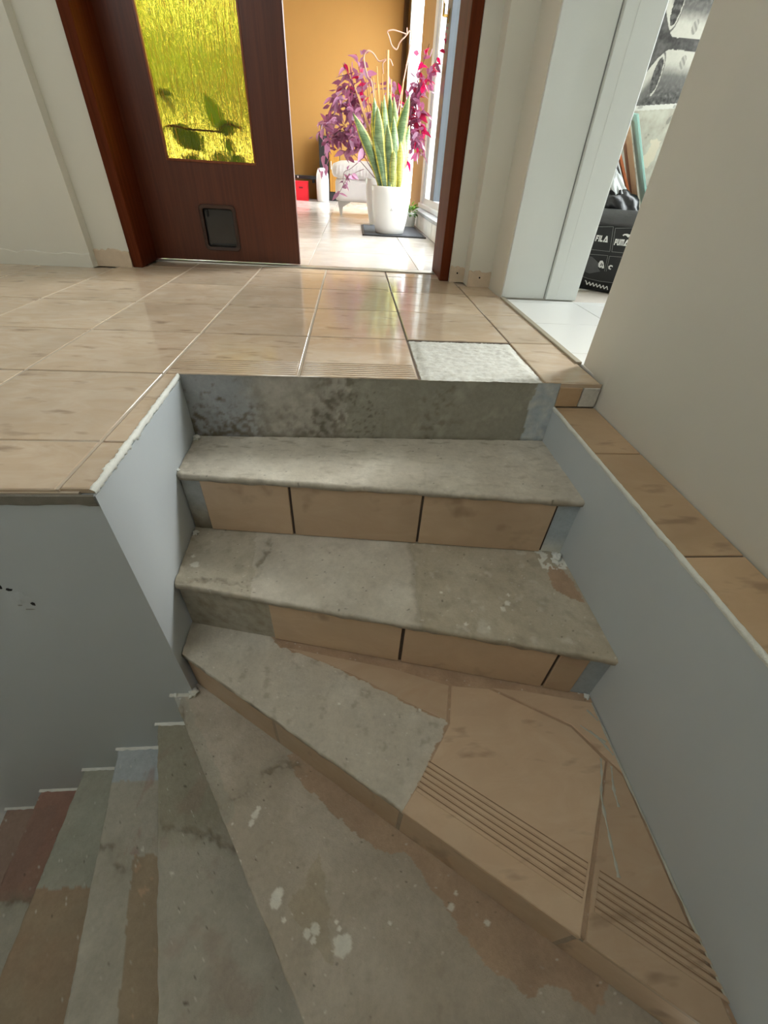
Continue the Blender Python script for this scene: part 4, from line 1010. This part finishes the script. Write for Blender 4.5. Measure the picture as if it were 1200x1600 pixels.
bm = bmesh.new()
for ex, ez, mx, mz, ey, n, red in ST:
    pts = smooth_path([(0, 0, 0), (mx - 0.27, (ey - 4.86) * 0.5, mz - 0.315), (ex - 0.27, ey - 4.86, ez - 0.315)], 6)
    for k in range(int(n * (2.6 if ex > 0.4 else 1.6))):
        f = (0.38 + 0.6 * rp.random()) * (len(pts) - 1); i = min(len(pts) - 2, int(f)); p = pts[i].lerp(pts[i + 1], f - i) + Vector((rp.gauss(0, 0.03), rp.gauss(0, 0.04), rp.gauss(0, 0.03)))
        d = Vector((rp.gauss(0, 0.8), rp.gauss(0, 0.6), rp.gauss(-0.3, 0.7))).normalized() * rp.uniform(0.05, 0.085); e = d.cross(Vector((rp.gauss(0, 1), rp.gauss(0, 1), rp.gauss(0, 1)))).normalized() * 0.017
        q = [bm.verts.new(p + v) for v in (Vector((0, 0, 0)), d * 0.35 + e, d * 0.75 + e * 0.6, d, d * 0.75 - e * 0.6, d * 0.35 - e)]; mid = bm.verts.new(p + d * 0.5 + Vector((0, 0, -0.006)))
        for a in range(6): bm.faces.new((q[a], q[(a + 1) % 6], mid))
tag(obj('foliage', bm, leaf_mat('mauve_leaf', rgb(190, 130, 168), rgb(226, 110, 160), 0.4), pp), kind='stuff')
# long sprigs: one drooping low on the left, one climbing the window
for path, k in (([(0.10, 4.70, 0.50), (-0.01, 4.66, 0.42), (-0.07, 4.64, 0.39), (-0.08, 4.62, 0.32), (-0.06, 4.60, 0.29)], 3), ([(0.10, 4.70, 0.42), (0.02, 4.66, 0.39), (-0.04, 4.62, 0.36), (-0.10, 4.60, 0.27), (-0.13, 4.60, 0.23)], 10), ([(0.55, 4.85, 0.95), (0.64, 4.8, 1.07), (0.70, 4.72, 1.22), (0.71, 4.66, 1.36)], 8)):
    pts = smooth_path([(a - 0.27, b - 4.86, c - 0.315) for a, b, c in path], 5); tube('stem', pts, 0.003, 0.0018, 'stem', pp, 4)
    for q in range(k):
        i = min(len(pts) - 2, int((0.35 + 0.65 * q / k) * (len(pts) - 1)))
        put_leaf(rp.choice(RL if path[0][0] > 0.5 else PL), pts[i], Vector((rp.gauss(0, 1), rp.gauss(0, 0.4), rp.gauss(-0.3, 0.7))), pp, rp.uniform(-1, 1)).scale *= 0.72

# --- upholstered stool
us = tag(empty('upholstered_stool', (0.08, 6.05, 0)), 'white leather stool with a plump pleated cushion top and splayed metal legs', 'stool')
def soft_box(a, b, r, seg=5, puff=0.0):
    bm = bmesh.new(); add_box(bm, a, b); bmesh.ops.subdivide_edges(bm, edges=bm.edges[:], cuts=5, use_grid_fill=True)
    c = (Vector(a) + Vector(b)) / 2; h = (Vector(b) - Vector(a)) / 2
    for v in bm.verts:
        q = v.co - c; inner = Vector([max(-(h[i] - r), min(h[i] - r, q[i])) for i in range(3)]); d = q - inner
        if d.length > 1e-6: q = inner + d.normalized() * r
        f = [1 - (q[i] / h[i]) ** 2 for i in range(3)]
        q.z += puff * max(0, f[0]) * max(0, f[1]) * (1 if q.z > 0 else -0.2); v.co = c + q
    return bm
obj('seat_body', soft_box((-0.27, -0.22, 0.125), (0.27, 0.25, 0.335), 0.035), 'leather', us, True)
cu = obj('seat_cushion', soft_box((-0.305, -0.27, 0.325), (0.305, 0.28, 0.475), 0.070, puff=0.018), 'leather', us, True)
bm = bmesh.new()
for k in range(15):
    x = -0.25 + 0.036 * k; add_tube(bm, smooth_path([(x, -0.268, 0.36), (x + 0.004, -0.276, 0.40), (x + 0.002, -0.262, 0.44)], 3), 0.004, 0.003, 4)
obj('pleats', bm, 'leather', cu, True)
for sx, sy in ((-1, -1), (1, -1), (-1, 1), (1, 1)):
    bm = bmesh.new(); x = 0.19 * sx; yy_ = 0.17 * sy
    top = [(x - 0.075 * -sx, yy_), (x + 0.055 * sx, yy_)]
    P = [(x - 0.10 * sx, 0.130), (x + 0.055 * sx, 0.130), (x + 0.030 * sx, 0.0), (x + 0.012 * sx, 0.0), (x + 0.000 * sx, 0.075)]
    a = [bm.verts.new((px, yy_ - 0.012, pz)) for px, pz in P]; b = [bm.verts.new((px, yy_ + 0.012, pz)) for px, pz in P]
    bm.faces.new(a); bm.faces.new(b[::-1])
    for i in range(5): bm.faces.new((a[i], a[(i + 1) % 5], b[(i + 1) % 5], b[i]))
    bmesh.ops.recalc_face_normals(bm, faces=bm.faces); obj('leg', bm, 'chrome', us)

# --- things by the mustard wall
vs = tag(empty('floor_vase', (-0.46, 8.2, 0)), 'tall white floor vase with rounded shoulders in front of the mustard wall', 'vase')
bm = bmesh.new(); add_lathe(bm, [(0.084, 0), (0.092, 0.01), (0.095, 0.12), (0.095, 0.26), (0.090, 0.33), (0.072, 0.385), (0.040, 0.405), (0.030, 0.400), (0.028, 0.34)], 32); bmesh.ops.recalc_face_normals(bm, faces=bm.faces); obj('body', bm, 'pot', vs, True)
bm = bmesh.new(); add_lathe(bm, [(0.036, 0.402), (0.040, 0.407), (0.036, 0.412), (0.027, 0.407)], 24); obj('rim', bm, 'pot', vs, True)
rb = tag(empty('storage_box', (-0.795, 8.30, 0)), 'bright red square storage box on the floor under the black wall shelf', 'box')
bm = bmesh.new()
for a, b in (((-0.10, -0.10, 0), (0.10, 0.10, 0.012)), ((-0.10, -0.10, 0.012), (0.10, -0.088, 0.225)), ((-0.10, 0.088, 0.012), (0.10, 0.10, 0.225)), ((-0.10, -0.088, 0.012), (-0.088, 0.088, 0.225)), ((0.088, -0.088, 0.012), (0.10, 0.088, 0.225))): add_box(bm, a, b)
obj('body', bm, 'red', rb); box('lid', (-0.106, -0.106, 0.2255), (0.106, 0.106, 0.238), 'red', rb, 0.003)
box('handle', (-0.03, -0.108, 0.15), (0.03, -0.1005, 0.17), plain('dark_red', rgb(120, 8, 24), 0.6), rb, 0.003)
ws = tag(empty('wall_shelf', (-1.1, 8.60, 0.262)), 'long black low shelf board fixed along the mustard wall above the red box', 'shelf')
box('board', (-0.75, -0.215, 0), (0.585, 0.215, 0.042), 'black', ws, 0.004)
for x in (-0.6, 0.45): box('bracket', (x, 0.02, -0.05), (x + 0.03, 0.215, -0.0005), 'black', ws, 0.003)
for x in (0.24, 0.545): box('cable_clip', (x, -0.222, 0.012), (x + 0.02, -0.2155, 0.034), 'white_print', ws, 0.002)
cb = tag(empty('tall_cabinet', (-0.36, 8.62, 0)), 'black floor cabinet with a brown wooden front behind the white vase', 'cabinet')
box('body', (-0.155, -0.10, 0), (0.16, 0.18, 0.79), 'black', cb, 0.004); box('front_panel', (0.0, -0.118, 0.12), (0.155, -0.1005, 0.77), 'ochre_wood', cb, 0.003)
box('plinth', (-0.15, -0.112, 0.0), (0.155, -0.1005, 0.10), 'black', cb, 0.002)
cbk = box('handle', (0.02, -0.13, 0.40), (0.032, -0.1185, 0.50), 'chrome', cb, 0.003)
# dark curtain between mustard wall and far window
cu2 = tag(empty('curtain', (0.735, 8.74, 0)), 'narrow dark brown curtain hanging in the corner beside the bright far window', 'curtain')
bm = bmesh.new(); rows = []
for i in range(25):
    x = -0.025 + 0.07 * i / 24; yq = 0.022 * math.sin(i * 1.1)
    rows.append([bm.verts.new((x, yq, 0.03)), bm.verts.new((x * 0.8 - 0.008, yq * 0.7, 1.2)), bm.verts.new((x, yq, 2.40))])
for a, b in zip(rows, rows[1:]):
    for k in range(2): bm.faces.new((a[k], b[k], b[k + 1], a[k + 1]))
cf = obj('cloth', bm, plain('brown_curtain', rgb(120, 84, 50), 0.9), cu2, True); cf.modifiers.new('t', 'SOLIDIFY').thickness = 0.004
tube('rail', [(-0.08, 0.0, 2.42), (0.055, 0.0, 2.42)], 0.012, 0.012, 'black', cu2, 8)
# --- little plant on the floor by the plinth
lp = tag(empty('small_plant', (0.558, 4.915, 0)), 'small green potted plant on the floor against the stone plinth', 'plant')
bm = bmesh.new(); add_lathe(bm, [(0.045, 0), (0.052, 0.01), (0.060, 0.11), (0.058, 0.115), (0.052, 0.112), (0.050, 0.09)], 24); obj('pot', bm, 'pot', lp, True)
GL = [leaf_mesh('leaf', 0.050, 0.026, 0.4, 0.4, 'green_leaf'), leaf_mesh('leaf', 0.042, 0.024, 0.2, 0.6, 'green_leaf')]
for k in range(60):
    a = rp.uniform(0, 6.28); el = rp.uniform(0.0, 1.4); d = Vector((math.cos(a) * math.cos(el), math.sin(a) * math.cos(el), math.sin(el)))
    put_leaf(rp.choice(GL), Vector((0, 0, 0.10)) + d * rp.uniform(0.03, 0.10), d + Vector((0, 0, -0.2)), lp, rp.uniform(-1, 1))
tube('stem', [(0, 0, 0.06), (0, 0, 0.15)], 0.005, 0.003, 'green_leaf', lp, 5)
# --- trailing plant whose silhouette shows in the amber pane
tp = tag(empty('trailing_plant', (-0.98, 2.80, 0)), 'trailing leafy plant on a stand seen as a silhouette through the amber pane', 'plant')
bm = bmesh.new(); add_lathe(bm, [(0.07, 0.215), (0.085, 0.225), (0.10, 0.36), (0.095, 0.362), (0.085, 0.34)], 24); obj('pot', bm, 'pot', tp, True)
bm = bmesh.new(); add_lathe(bm, [(0.10, 0.19), (0.11, 0.195), (0.11, 0.21), (0.10, 0.2145)], 24)
obj('stand', bm, 'black', tp, True)
for a in (0.4, 2.5, 4.6): tube('leg', [(0.085 * math.cos(a), 0.085 * math.sin(a), 0.1895), (0.10 * math.cos(a), 0.10 * math.sin(a), 0)], 0.007, 0.006, 'black', tp, 6)
BL = [leaf_mesh('leaf', 0.085, 0.060, 0.15, 0.3, 'green_leaf'), leaf_mesh('leaf', 0.12, 0.085, 0.1, 0.3, 'green_leaf')]
def tpt(p): return ((-0.98 + p[0]) * 0.955 + 0.98, p[1] * 1.55, 0.41 + (p[2] - 0.41) * 0.955)
for path in ([(0, 0, 0.34), (0.03, -0.05, 0.48), (0.09, -0.09, 0.53), (0.20, -0.10, 0.522), (0.33, -0.10, 0.52), (0.37, -0.10, 0.50), (0.40, -0.10, 0.44)], [(0, 0, 0.34), (0.02, -0.05, 0.55), (0.07, -0.08, 0.64), (0.11, -0.10, 0.62)], [(0.33, -0.10, 0.52), (0.38, -0.10, 0.55), (0.44, -0.10, 0.54)]):
    tube('stem', smooth_path([tpt(q) for q in path], 5), 0.0045, 0.003, 'stem', tp, 5)
for me, p, d, sp_ in ((0, (0.085, -0.095, 0.645), (0.6, -0.1, -0.5), 0.2), (0, (0.07, -0.09, 0.645), (1, 0, 0.1), 0.6), (1, (0.33, -0.10, 0.52), (-0.15, 0.1, 1), 1.4), (0, (0.33, -0.10, 0.52), (0.8, 0, 0.35), 1.2), (0, (0.36, -0.10, 0.50), (0.25, 0, -1), 1.5), (0, (0.40, -0.10, 0.445), (0.2, 0, -1), 1.4), (1, (0.10, -0.08, 0.53), (0.8, 0, -0.5), 1.2), (0, (0.2, -0.09, 0.52), (0.4, 0.1, -1), 1.4), (1, (0.28, -0.06, 0.42), (0.5, 0.2, -0.6), 1.3), (1, (0.12, -0.06, 0.42), (0.7, 0.2, -0.3), 1.3), (1, (0.22, 0.0, 0.40), (0.6, 0.2, 0.2), 1.3)):
    put_leaf(BL[me], Vector(tpt(p)), Vector((d[0], d[1] * 0.3, d[2])), tp, sp_)

# ================================================================== SIDE ROOM
sfl = struct(prism('floor_side_room', [(0.776, -0.55), (2.2, -0.55), (2.2, 2.515), (1.003, 2.515), (1.003, 2.0), (0.672, 2.0), (0.672, 1.181), (0.776, 1.181)], -0.2, -0.004, 'grout_white'))
sx = [0.675, 0.99, 1.32, 1.65, 1.98, 2.2]; sy = [-0.55, -0.04, 0.29, 0.62, 0.95, 1.28, 1.61, 1.94, 2.27, 2.515]
for j in range(len(sy) - 1):
    for i in range(len(sx) - 1):
        x0, x1, y0, y1 = sx[i] + 0.0015, sx[i + 1] - 0.0015, sy[j] + 0.0015, sy[j + 1] - 0.0015
        if x0 < 0.775 and y1 < 1.19: x0 = 0.777
        if x0 < 1.02 and y0 > 1.9: y1 = min(y1, 1.983)
        if x0 < 0.9 and y0 > 2.2: continue
        if i == 1 and y0 > 1.9: x0 = 0.99 if y0 < 2.0 else 1.005; y1 = sy[j + 1] - 0.0015 if y0 > 2.0 else 1.983
        if i == 0 and j == 5 : y0 = 1.281
        if y1 - y0 < 0.01: continue
        one_tile('tile', rect(x0, y0, x1, y1), 0.0, sfl, 'side_tile', 0.006, 0.0008)
struct(box('wall_side_room_right', (2.2, -0.65, 0), (2.3, 1.62, 2.5), 'hall_wall'))
bm = bmesh.new()
for a, b in (((2.2, 1.62, 0), (2.3, 2.6, 0.5)), ((2.2, 1.62, 2.28), (2.3, 2.6, 2.5)), ((2.2, 2.50, 0.5), (2.3, 2.6, 2.28))): add_box(bm, a, b)
struct(obj('wall_side_room_window', bm, 'hall_wall'))
struct(box('wall_side_room_back', (1.004, 2.515, 0), (2.2, 2.615, 2.5), 'hall_wall'))
struct(box('wall_side_room_front', (0.775, -0.65, 0), (2.2, -0.55, 2.5), 'hall_wall'))
struct(box('ceiling_side_room', (0.775, -0.65, 2.5), (2.3, 2.62, 2.6), 'ceiling'))
w4 = struct(empty('window_4', (2.22, 1.62, 0.5)))
for a, b in (((0, 0, 0), (0.06, 0.88, 0.06)), ((0, 0, 1.72), (0.06, 0.88, 1.78)), ((0, 0, 0.06), (0.06, 0.06, 1.72)), ((0, 0.82, 0.06), (0.06, 0.88, 1.72))): box('window_frame', a, b, 'white_pvc', w4, 0.004)
box('pane', (0.026, 0.06, 0.06), (0.034, 0.82, 1.72), 'glass', w4)
w6 = struct(empty('added_roof_light', (-0.85, -0.2, 2.56)))  # roof opening added out of view to light the treads from above
for a, b in (((0, 0, 0.04), (0.6, 0.03, 0.08)), ((0, 0.42, 0.04), (0.6, 0.45, 0.08)), ((0, 0.03, 0.04), (0.03, 0.42, 0.08)), ((0.57, 0.03, 0.04), (0.6, 0.42, 0.08))): box('window_frame', a, b, 'white_pvc', w6, 0.004)
box('pane', (0.03, 0.03, 0.055), (0.57, 0.42, 0.062), 'glass', w6)
w5 = struct(empty('added_rear_window', (-2.1, -0.63, 1.7)))  # high rear window added out of view as extra fill
for a, b in (((0, 0, 0), (1.0, 0.06, 0.06)), ((0, 0, 0.44), (1.0, 0.06, 0.5)), ((0, 0, 0.06), (0.06, 0.06, 0.44)), ((0.94, 0, 0.06), (1.0, 0.06, 0.44))): box('window_frame', a, b, 'white_pvc', w5, 0.004)
box('pane', (0.06, 0.026, 0.06), (0.94, 0.034, 0.44), 'glass', w5)
# printed wall covering behind the bag
WK, WD, WL = rgb(52, 50, 48), rgb(98, 96, 92), rgb(176, 173, 162)
def print_col(x, z):
    n = fbm(x, z, 26, 3); m_ = fbm(x, z, 80, 8, 3)
    if z < 0.692 + 0.10 * (x - 1.26): 
        c = lerp(rgb(172, 168, 155), rgb(146, 140, 126), max(0, min(1, 0.4 + 1.4 * n)))
        if z > 0.676 + 0.10 * (x - 1.26): c = lerp(WL, rgb(205, 203, 196), 0.5)
        if n > 0.26: c = lerp(c, WD, 0.5)
        if math.hypot((x - 1.415) / 0.03, (z - 0.545) / 0.05) < 1 + n: c = rgb(186, 176, 156)
        return c
    bend = 4.0 * max(0.0, 1.335 - x) ** 1.5; wob = 0.006 * n
    up = z > 0.886                                    # two carved letters, the upper one hanging the other way round
    d = (z - (0.903 + bend + wob)) if up else ((0.868 - bend + wob) - z)
    if d < 0: return lerp(WK, WD, max(0, min(1, 0.35 + 1.2 * n + 0.5 * m_)))
    ox, oz, rx, rz = (1.310, 0.990, 0.020, 0.058) if up else (1.316, 0.790, 0.018, 0.054)
    q = math.hypot((x - ox + 0.004 * m_) / rx, (z - oz) / rz)
    if q < 1.0: return lerp(WK, WD, max(0, min(1, 0.35 + 1.8 * m_)))
    if q < 1.18 and x > ox: return WL
    if q < 1.34 and x > ox: return WD
    if math.hypot((x - 1.413) / 0.013, (z - (0.935 if up else 0.834)) / 0.022) < 1.0: return lerp(WD, WL, 0.5 + 0.25 * math.sin((x + z) * 320))
    base = lerp(WL, WD, max(0, min(1, sstep(0.028, 0.085, d) + 0.25 * m_)))
    return lerp(base, WK, max(0, min(1, sstep(0.075, 0.15, d) * (0.55 + 1.4 * m_) if not up else sstep(0.06, 0.12, d) * (0.35 + 1.2 * m_))))
nx, nz = 280, 530; V, F, C = [], [], []
for j in range(nz + 1):
    for i in range(nx + 1):
        x = 1.006 + 0.60 * i / nx; z = 0.02 + 1.18 * j / nz; V.append((x, 2.513, z)); C.append(print_col(x, z))
for j in range(nz):
    for i in range(nx):
        a = j * (nx + 1) + i; F.append((a, a + 1, a + nx + 2, a + nx + 1))
pc = painted('wall_print', V, F, C, 'print', bpy.data.objects['wall_side_room_back'])

# --- shopping bag
BO = (1.15, 2.285); BA = math.atan2(-0.085, 0.12)
bag = tag(empty('shopping_bag', (BO[0], BO[1], 0), BA), 'black shopping bag with white sportswear lettering standing on the white tiles', 'bag')
bm = bmesh.new(); nseg = 14; ring = []
def bag_ring(z, gx0, gx1, gy0, gy1, r, wob):
    pts = rrect(gx0, gy0, gx1, gy1, r, 4)
    return [bm.verts.new((x + wob * noise.noise((x * 14, y_ * 14, z * 9)), y_ + wob * noise.noise((x * 14 + 9, y_ * 14, z * 9)), z)) for x, y_ in pts]
Rg = [bag_ring(z, -0.05 + ix, 0.30 - ix, 0.0 + iy, 0.17, 0.02, wb) for z, ix, iy, wb in ((0.001, 0.012, 0.012, 0), (0.012, 0.002, 0.003, 0), (0.06, 0, 0, 0.002), (0.14, 0, 0, 0.003), (0.22, 0.002, 0, 0.003), (0.29, 0.004, 0.002, 0.004), (0.325, 0.006, 0.006, 0.006))]
for a, b in zip(Rg, Rg[1:]):
    for i in range(len(a)): bm.faces.new((a[i], a[(i + 1) % len(a)], b[(i + 1) % len(a)], b[i]))
bm.faces.new(Rg[0][::-1]); 
bmesh.ops.recalc_face_normals(bm, faces=bm.faces)
bo = obj('body', bm, 'bag', bag, True); bo.modifiers.new('t', 'SOLIDIFY').thickness = 0.003
def flat_on_bag(name, polys, m, th=0.0012, yoff=-0.0055, parent=None):
    bm = bmesh.new()
    for poly in polys:
        a = [bm.verts.new((x, yoff, z)) for x, z in poly]; b = [bm.verts.new((x, yoff + th, z)) for x, z in poly]
        bm.faces.new(a); bm.faces.new(b[::-1])
        for i in range(len(poly)): bm.faces.new((a[i], b[i], b[(i + 1) % len(poly)], a[(i + 1) % len(poly)]))
    bmesh.ops.recalc_face_normals(bm, faces=bm.faces)
    return obj(name, bm, m, parent or bag)
def R_(x0, z0, x1, z1): return [(x0, z0), (x1, z0), (x1, z1), (x0, z1)]
def place(polys, x, z, s, sl=0.0, rot=0.0):
    c, n = math.cos(rot), math.sin(rot)
    return [[(x + (px * c - pz * n) * s, z + (px * n + pz * c) * s) for px, pz in p] for p in polys]
GLY = {'F': [R_(0, 0, .26, 1), R_(.26, .74, .72, 1), R_(.26, .38, .62, .62)], 'I': [R_(0, 0, .26, 1)], 'L': [R_(0, 0, .26, 1), R_(.26, 0, .68, .26)],
       'A': [[(0, 0), (.28, 0), (.50, .62), (.38, 1)], [(.50, .62), (.64, .25), (.42, .25), (.34, 0), (1.0, 0), (.62, 1), (.38, 1)]],
       'P': [R_(0, 0, .26, 1), R_(.26, .78, .66, 1), R_(.26, .34, .66, .54), R_(.44, .54, .70, .78)], 'U': [R_(0, .12, .26, 1), R_(.1, 0, .64, .22), R_(.48, .12, .74, 1)],
       'M': [R_(0, 0, .24, 1), R_(.24, .74, .84, 1), R_(.42, 0, .66, .74), R_(.84, 0, 1.08, 1)]}
def word(wd, x, z, s, rot, gap=0.14, xs=1.0):
    out = []; cx = x
    for ch in wd:
        ps = [[(p[0] * xs * (1.35 if ch == 'A' else 1.0), p[1]) for p in q] for q in GLY[ch]]; wch = max(p[0] for q in ps for p in q)
        out += place(ps, cx, z + (cx - x) * math.tan(rot), s, 0, rot); cx += (wch + gap) * s
    return out
FX = -0.026
flat_on_bag('lettering', word('FILA', 0.0085, 0.205, 0.0245, 0.0, 0.09, 0.68), 'white_print')
flat_on_bag('lettering', word('PUMA', 0.0955, 0.198, 0.0245, 0.03, 0.06, 0.60), 'white_print')
flat_on_bag('emblem', [[(0.118, 0.239), (0.124, 0.236), (0.128, 0.240), (0.136, 0.238), (0.145, 0.232), (0.150, 0.238), (0.160, 0.242), (0.158, 0.247), (0.146, 0.244), (0.136, 0.246), (0.124, 0.244)]], 'white_print')
# pale seams around the patches
def seam(pts, wd=0.0011):
    out = []
    for (ax, az), (bx, bz) in zip(pts, pts[1:]):
        d = Vector((bx - ax, bz - az)).normalized(); n = Vector((-d.y, d.x)) * wd * 0.5
        out.append([(ax - n.x, az - n.y), (bx - n.x, bz - n.y), (bx + n.x, bz + n.y), (ax + n.x, az + n.y)])
    return out
flat_on_bag('seams', seam([(-0.030, 0.258), (0.068, 0.267), (0.088, 0.171), (-0.030, 0.170)]) + seam([(0.079, 0.262), (0.18, 0.272)]) + seam([(0.079, 0.262), (0.097, 0.171), (0.20, 0.174)]) + seam([(-0.03, 0.150), (0.086, 0.154), (0.094, 0.09)]) + seam([(0.20, 0.157), (0.094, 0.153), (0.102, 0.09)]) + seam([(-0.03, 0.062), (0.03, 0.050), (0.09, 0.046), (0.16, 0.048)]), plain('grey_seam', rgb(150, 150, 150), 0.6))
flat_on_bag('foil_print', [[(-0.03, 0.150), (0.02, 0.140), (0.055, 0.120), (0.062, 0.098), (0.075, 0.086), (0.055, 0.080), (0.03, 0.072), (0.0, 0.078), (-0.03, 0.10)]], 'bag_grey')
flat_on_bag('emblem', [[(0.056, 0.118), (0.060, 0.130), (0.070, 0.132), (0.078, 0.124), (0.084, 0.112), (0.088, 0.102), (0.078, 0.100), (0.076, 0.106), (0.070, 0.101), (0.060, 0.106)]], 'white_print', 0.0014, -0.0075)
flat_on_bag('emblem', [[(0.067, 0.110), (0.069, 0.122), (0.072, 0.122), (0.072, 0.110)], [(0.075, 0.110), (0.075, 0.120), (0.078, 0.119), (0.079, 0.110)]], 'black', 0.0014, -0.0085)
flat_on_bag('emblem', [[(0.104, 0.112), (0.112, 0.119), (0.122, 0.117), (0.124, 0.110), (0.118, 0.113), (0.112, 0.112), (0.113, 0.104), (0.120, 0.104), (0.118, 0.099), (0.108, 0.102)]], 'white_print')
zz_ = [(0.020, 0.040)]
for k in range(14): zz_.append((0.026 + 0.0085 * k, 0.030 - 0.010 * (k / 14) + (0.008 if k % 2 == 0 else -0.006)))
flat_on_bag('lettering', seam(zz_, 0.004), 'white_print')
# grey film collar of the bag
bm = bmesh.new(); rows = []
for i in range(25):
    x = -0.045 + 0.345 * i / 24
    rows.append([bm.verts.new((x, -0.006 + 0.003 * noise.noise((x * 60, 0, 2)), 0.270)), bm.verts.new((x, -0.006 + 0.006 * noise.noise((x * 60, 1, 2)), 0.300)), bm.verts.new((x, 0.000 + 0.008 * noise.noise((x * 60, 2, 2)), 0.330)), bm.verts.new((x, 0.016, 0.331))])
for a, b in zip(rows, rows[1:]):
    for k in range(3): bm.faces.new((a[k], b[k], b[k + 1], a[k + 1]))
col = obj('collar', bm, 'bag_grey', bag, True); col.modifiers.new('t', 'SOLIDIFY').thickness = 0.002
bs = tag(empty('bin_liner', (1.250, 2.325, 0.315)), 'crumpled black bin liner bulging out of the shopping bag', 'bag')
bm = bmesh.new(); bmesh.ops.create_icosphere(bm, subdivisions=4, radius=1.0)
for v in bm.verts:
    n = 1 + 0.22 * noise.noise(v.co * 1.8) + 0.12 * abs(noise.noise(v.co * 4)); v.co = Vector((v.co.x * 0.105 * n, v.co.y * 0.05 * n, v.co.z * 0.070 * n + 0.012 - v.co.x * 0.028))
obj('film', bm, plain('black_film', rgb(34, 34, 36), 0.28, var=0.2, bump=0.002), bs, True)
tube('knot', [(-0.03, -0.02, 0.06), (-0.045, -0.03, 0.085)], 0.012, 0.005, 'black', bs, 7)
# sheets and boards leaning in the bag; each runs from its foot to its top
def leaning(name, p0, p1, wid, th, m, label, cat, y=2.37, group=None, depth=0.02):
    d = Vector((p1[0] - p0[0], depth, p1[1] - p0[1])); L = d.length; d.normalize(); yv = Vector((0.35, 1, 0)); yv = (yv - d * yv.dot(d)).normalized(); n = yv.cross(d)
    o = box(name, (-th / 2, -wid / 2, 0), (th / 2, wid / 2, L), m, None, min(0.001, th * 0.3))
    o.matrix_world = Matrix(((n.x, yv.x, d.x, p0[0]), (n.y, yv.y, d.y, y), (n.z, yv.z, d.z, p0[1]), (0, 0, 0, 1)))
    return tag(o, label, cat, group)
leaning('foam_board', (1.432, 0.27), (1.203, 0.655), 0.14, 0.008, 'cyan', 'pale cyan board with bright edge leaning out of the black bag', 'board', 2.36)
leaning('wooden_board', (1.365, 0.33), (1.188, 0.640), 0.09, 0.022, 'board', 'plain light brown board leaning behind the pale cyan board', 'board', 2.40)
leaning('card_folder', (1.350, 0.31), (1.172, 0.560), 0.08, 0.010, 'orange', 'orange card folder sticking out between the white papers', 'folder', 2.38)
for k in range(3):
    leaning('paper_sheet', (1.345 - 0.010 * k, 0.29), (1.152 - 0.010 * k, 0.545 - 0.020 * k), 0.10 + 0.012 * k, 0.0045, 'paper', ('topmost white paper sheet, touching the orange card folder in the black bag', 'middle white paper sheet between two others in the black bag', 'lowest white paper sheet, next to the plastic wrap in the black bag')[k], 'paper', 2.362 - 0.006 * k, 'white papers in the black bag')
bm = bmesh.new(); V_ = {}
for i in range(13):
    for j in range(9):
        u, v = i / 12, j / 8; x = 1.160 + 0.19 * u - 0.01 * v; z = 0.475 - 0.165 * u - 0.06 * v; V_[i, j] = bm.verts.new((x, 2.312 - 0.02 * v + 0.010 * noise.noise((u * 5, v * 5, 1)), z + 0.012 * noise.noise((u * 7, v * 6, 4))))
for i in range(12):
    for j in range(8): bm.faces.new((V_[i, j], V_[i + 1, j], V_[i + 1, j + 1], V_[i, j + 1]))
pf = obj('plastic_wrap', bm, plain('clear_film_white', rgb(206, 210, 212), 0.2, var=0.25, scale=40, bump=0.004), None, True); pf.modifiers.new('t', 'SOLIDIFY').thickness = 0.002
tag(pf, 'crumpled translucent plastic wrap lying over the black bin liner', 'plastic')
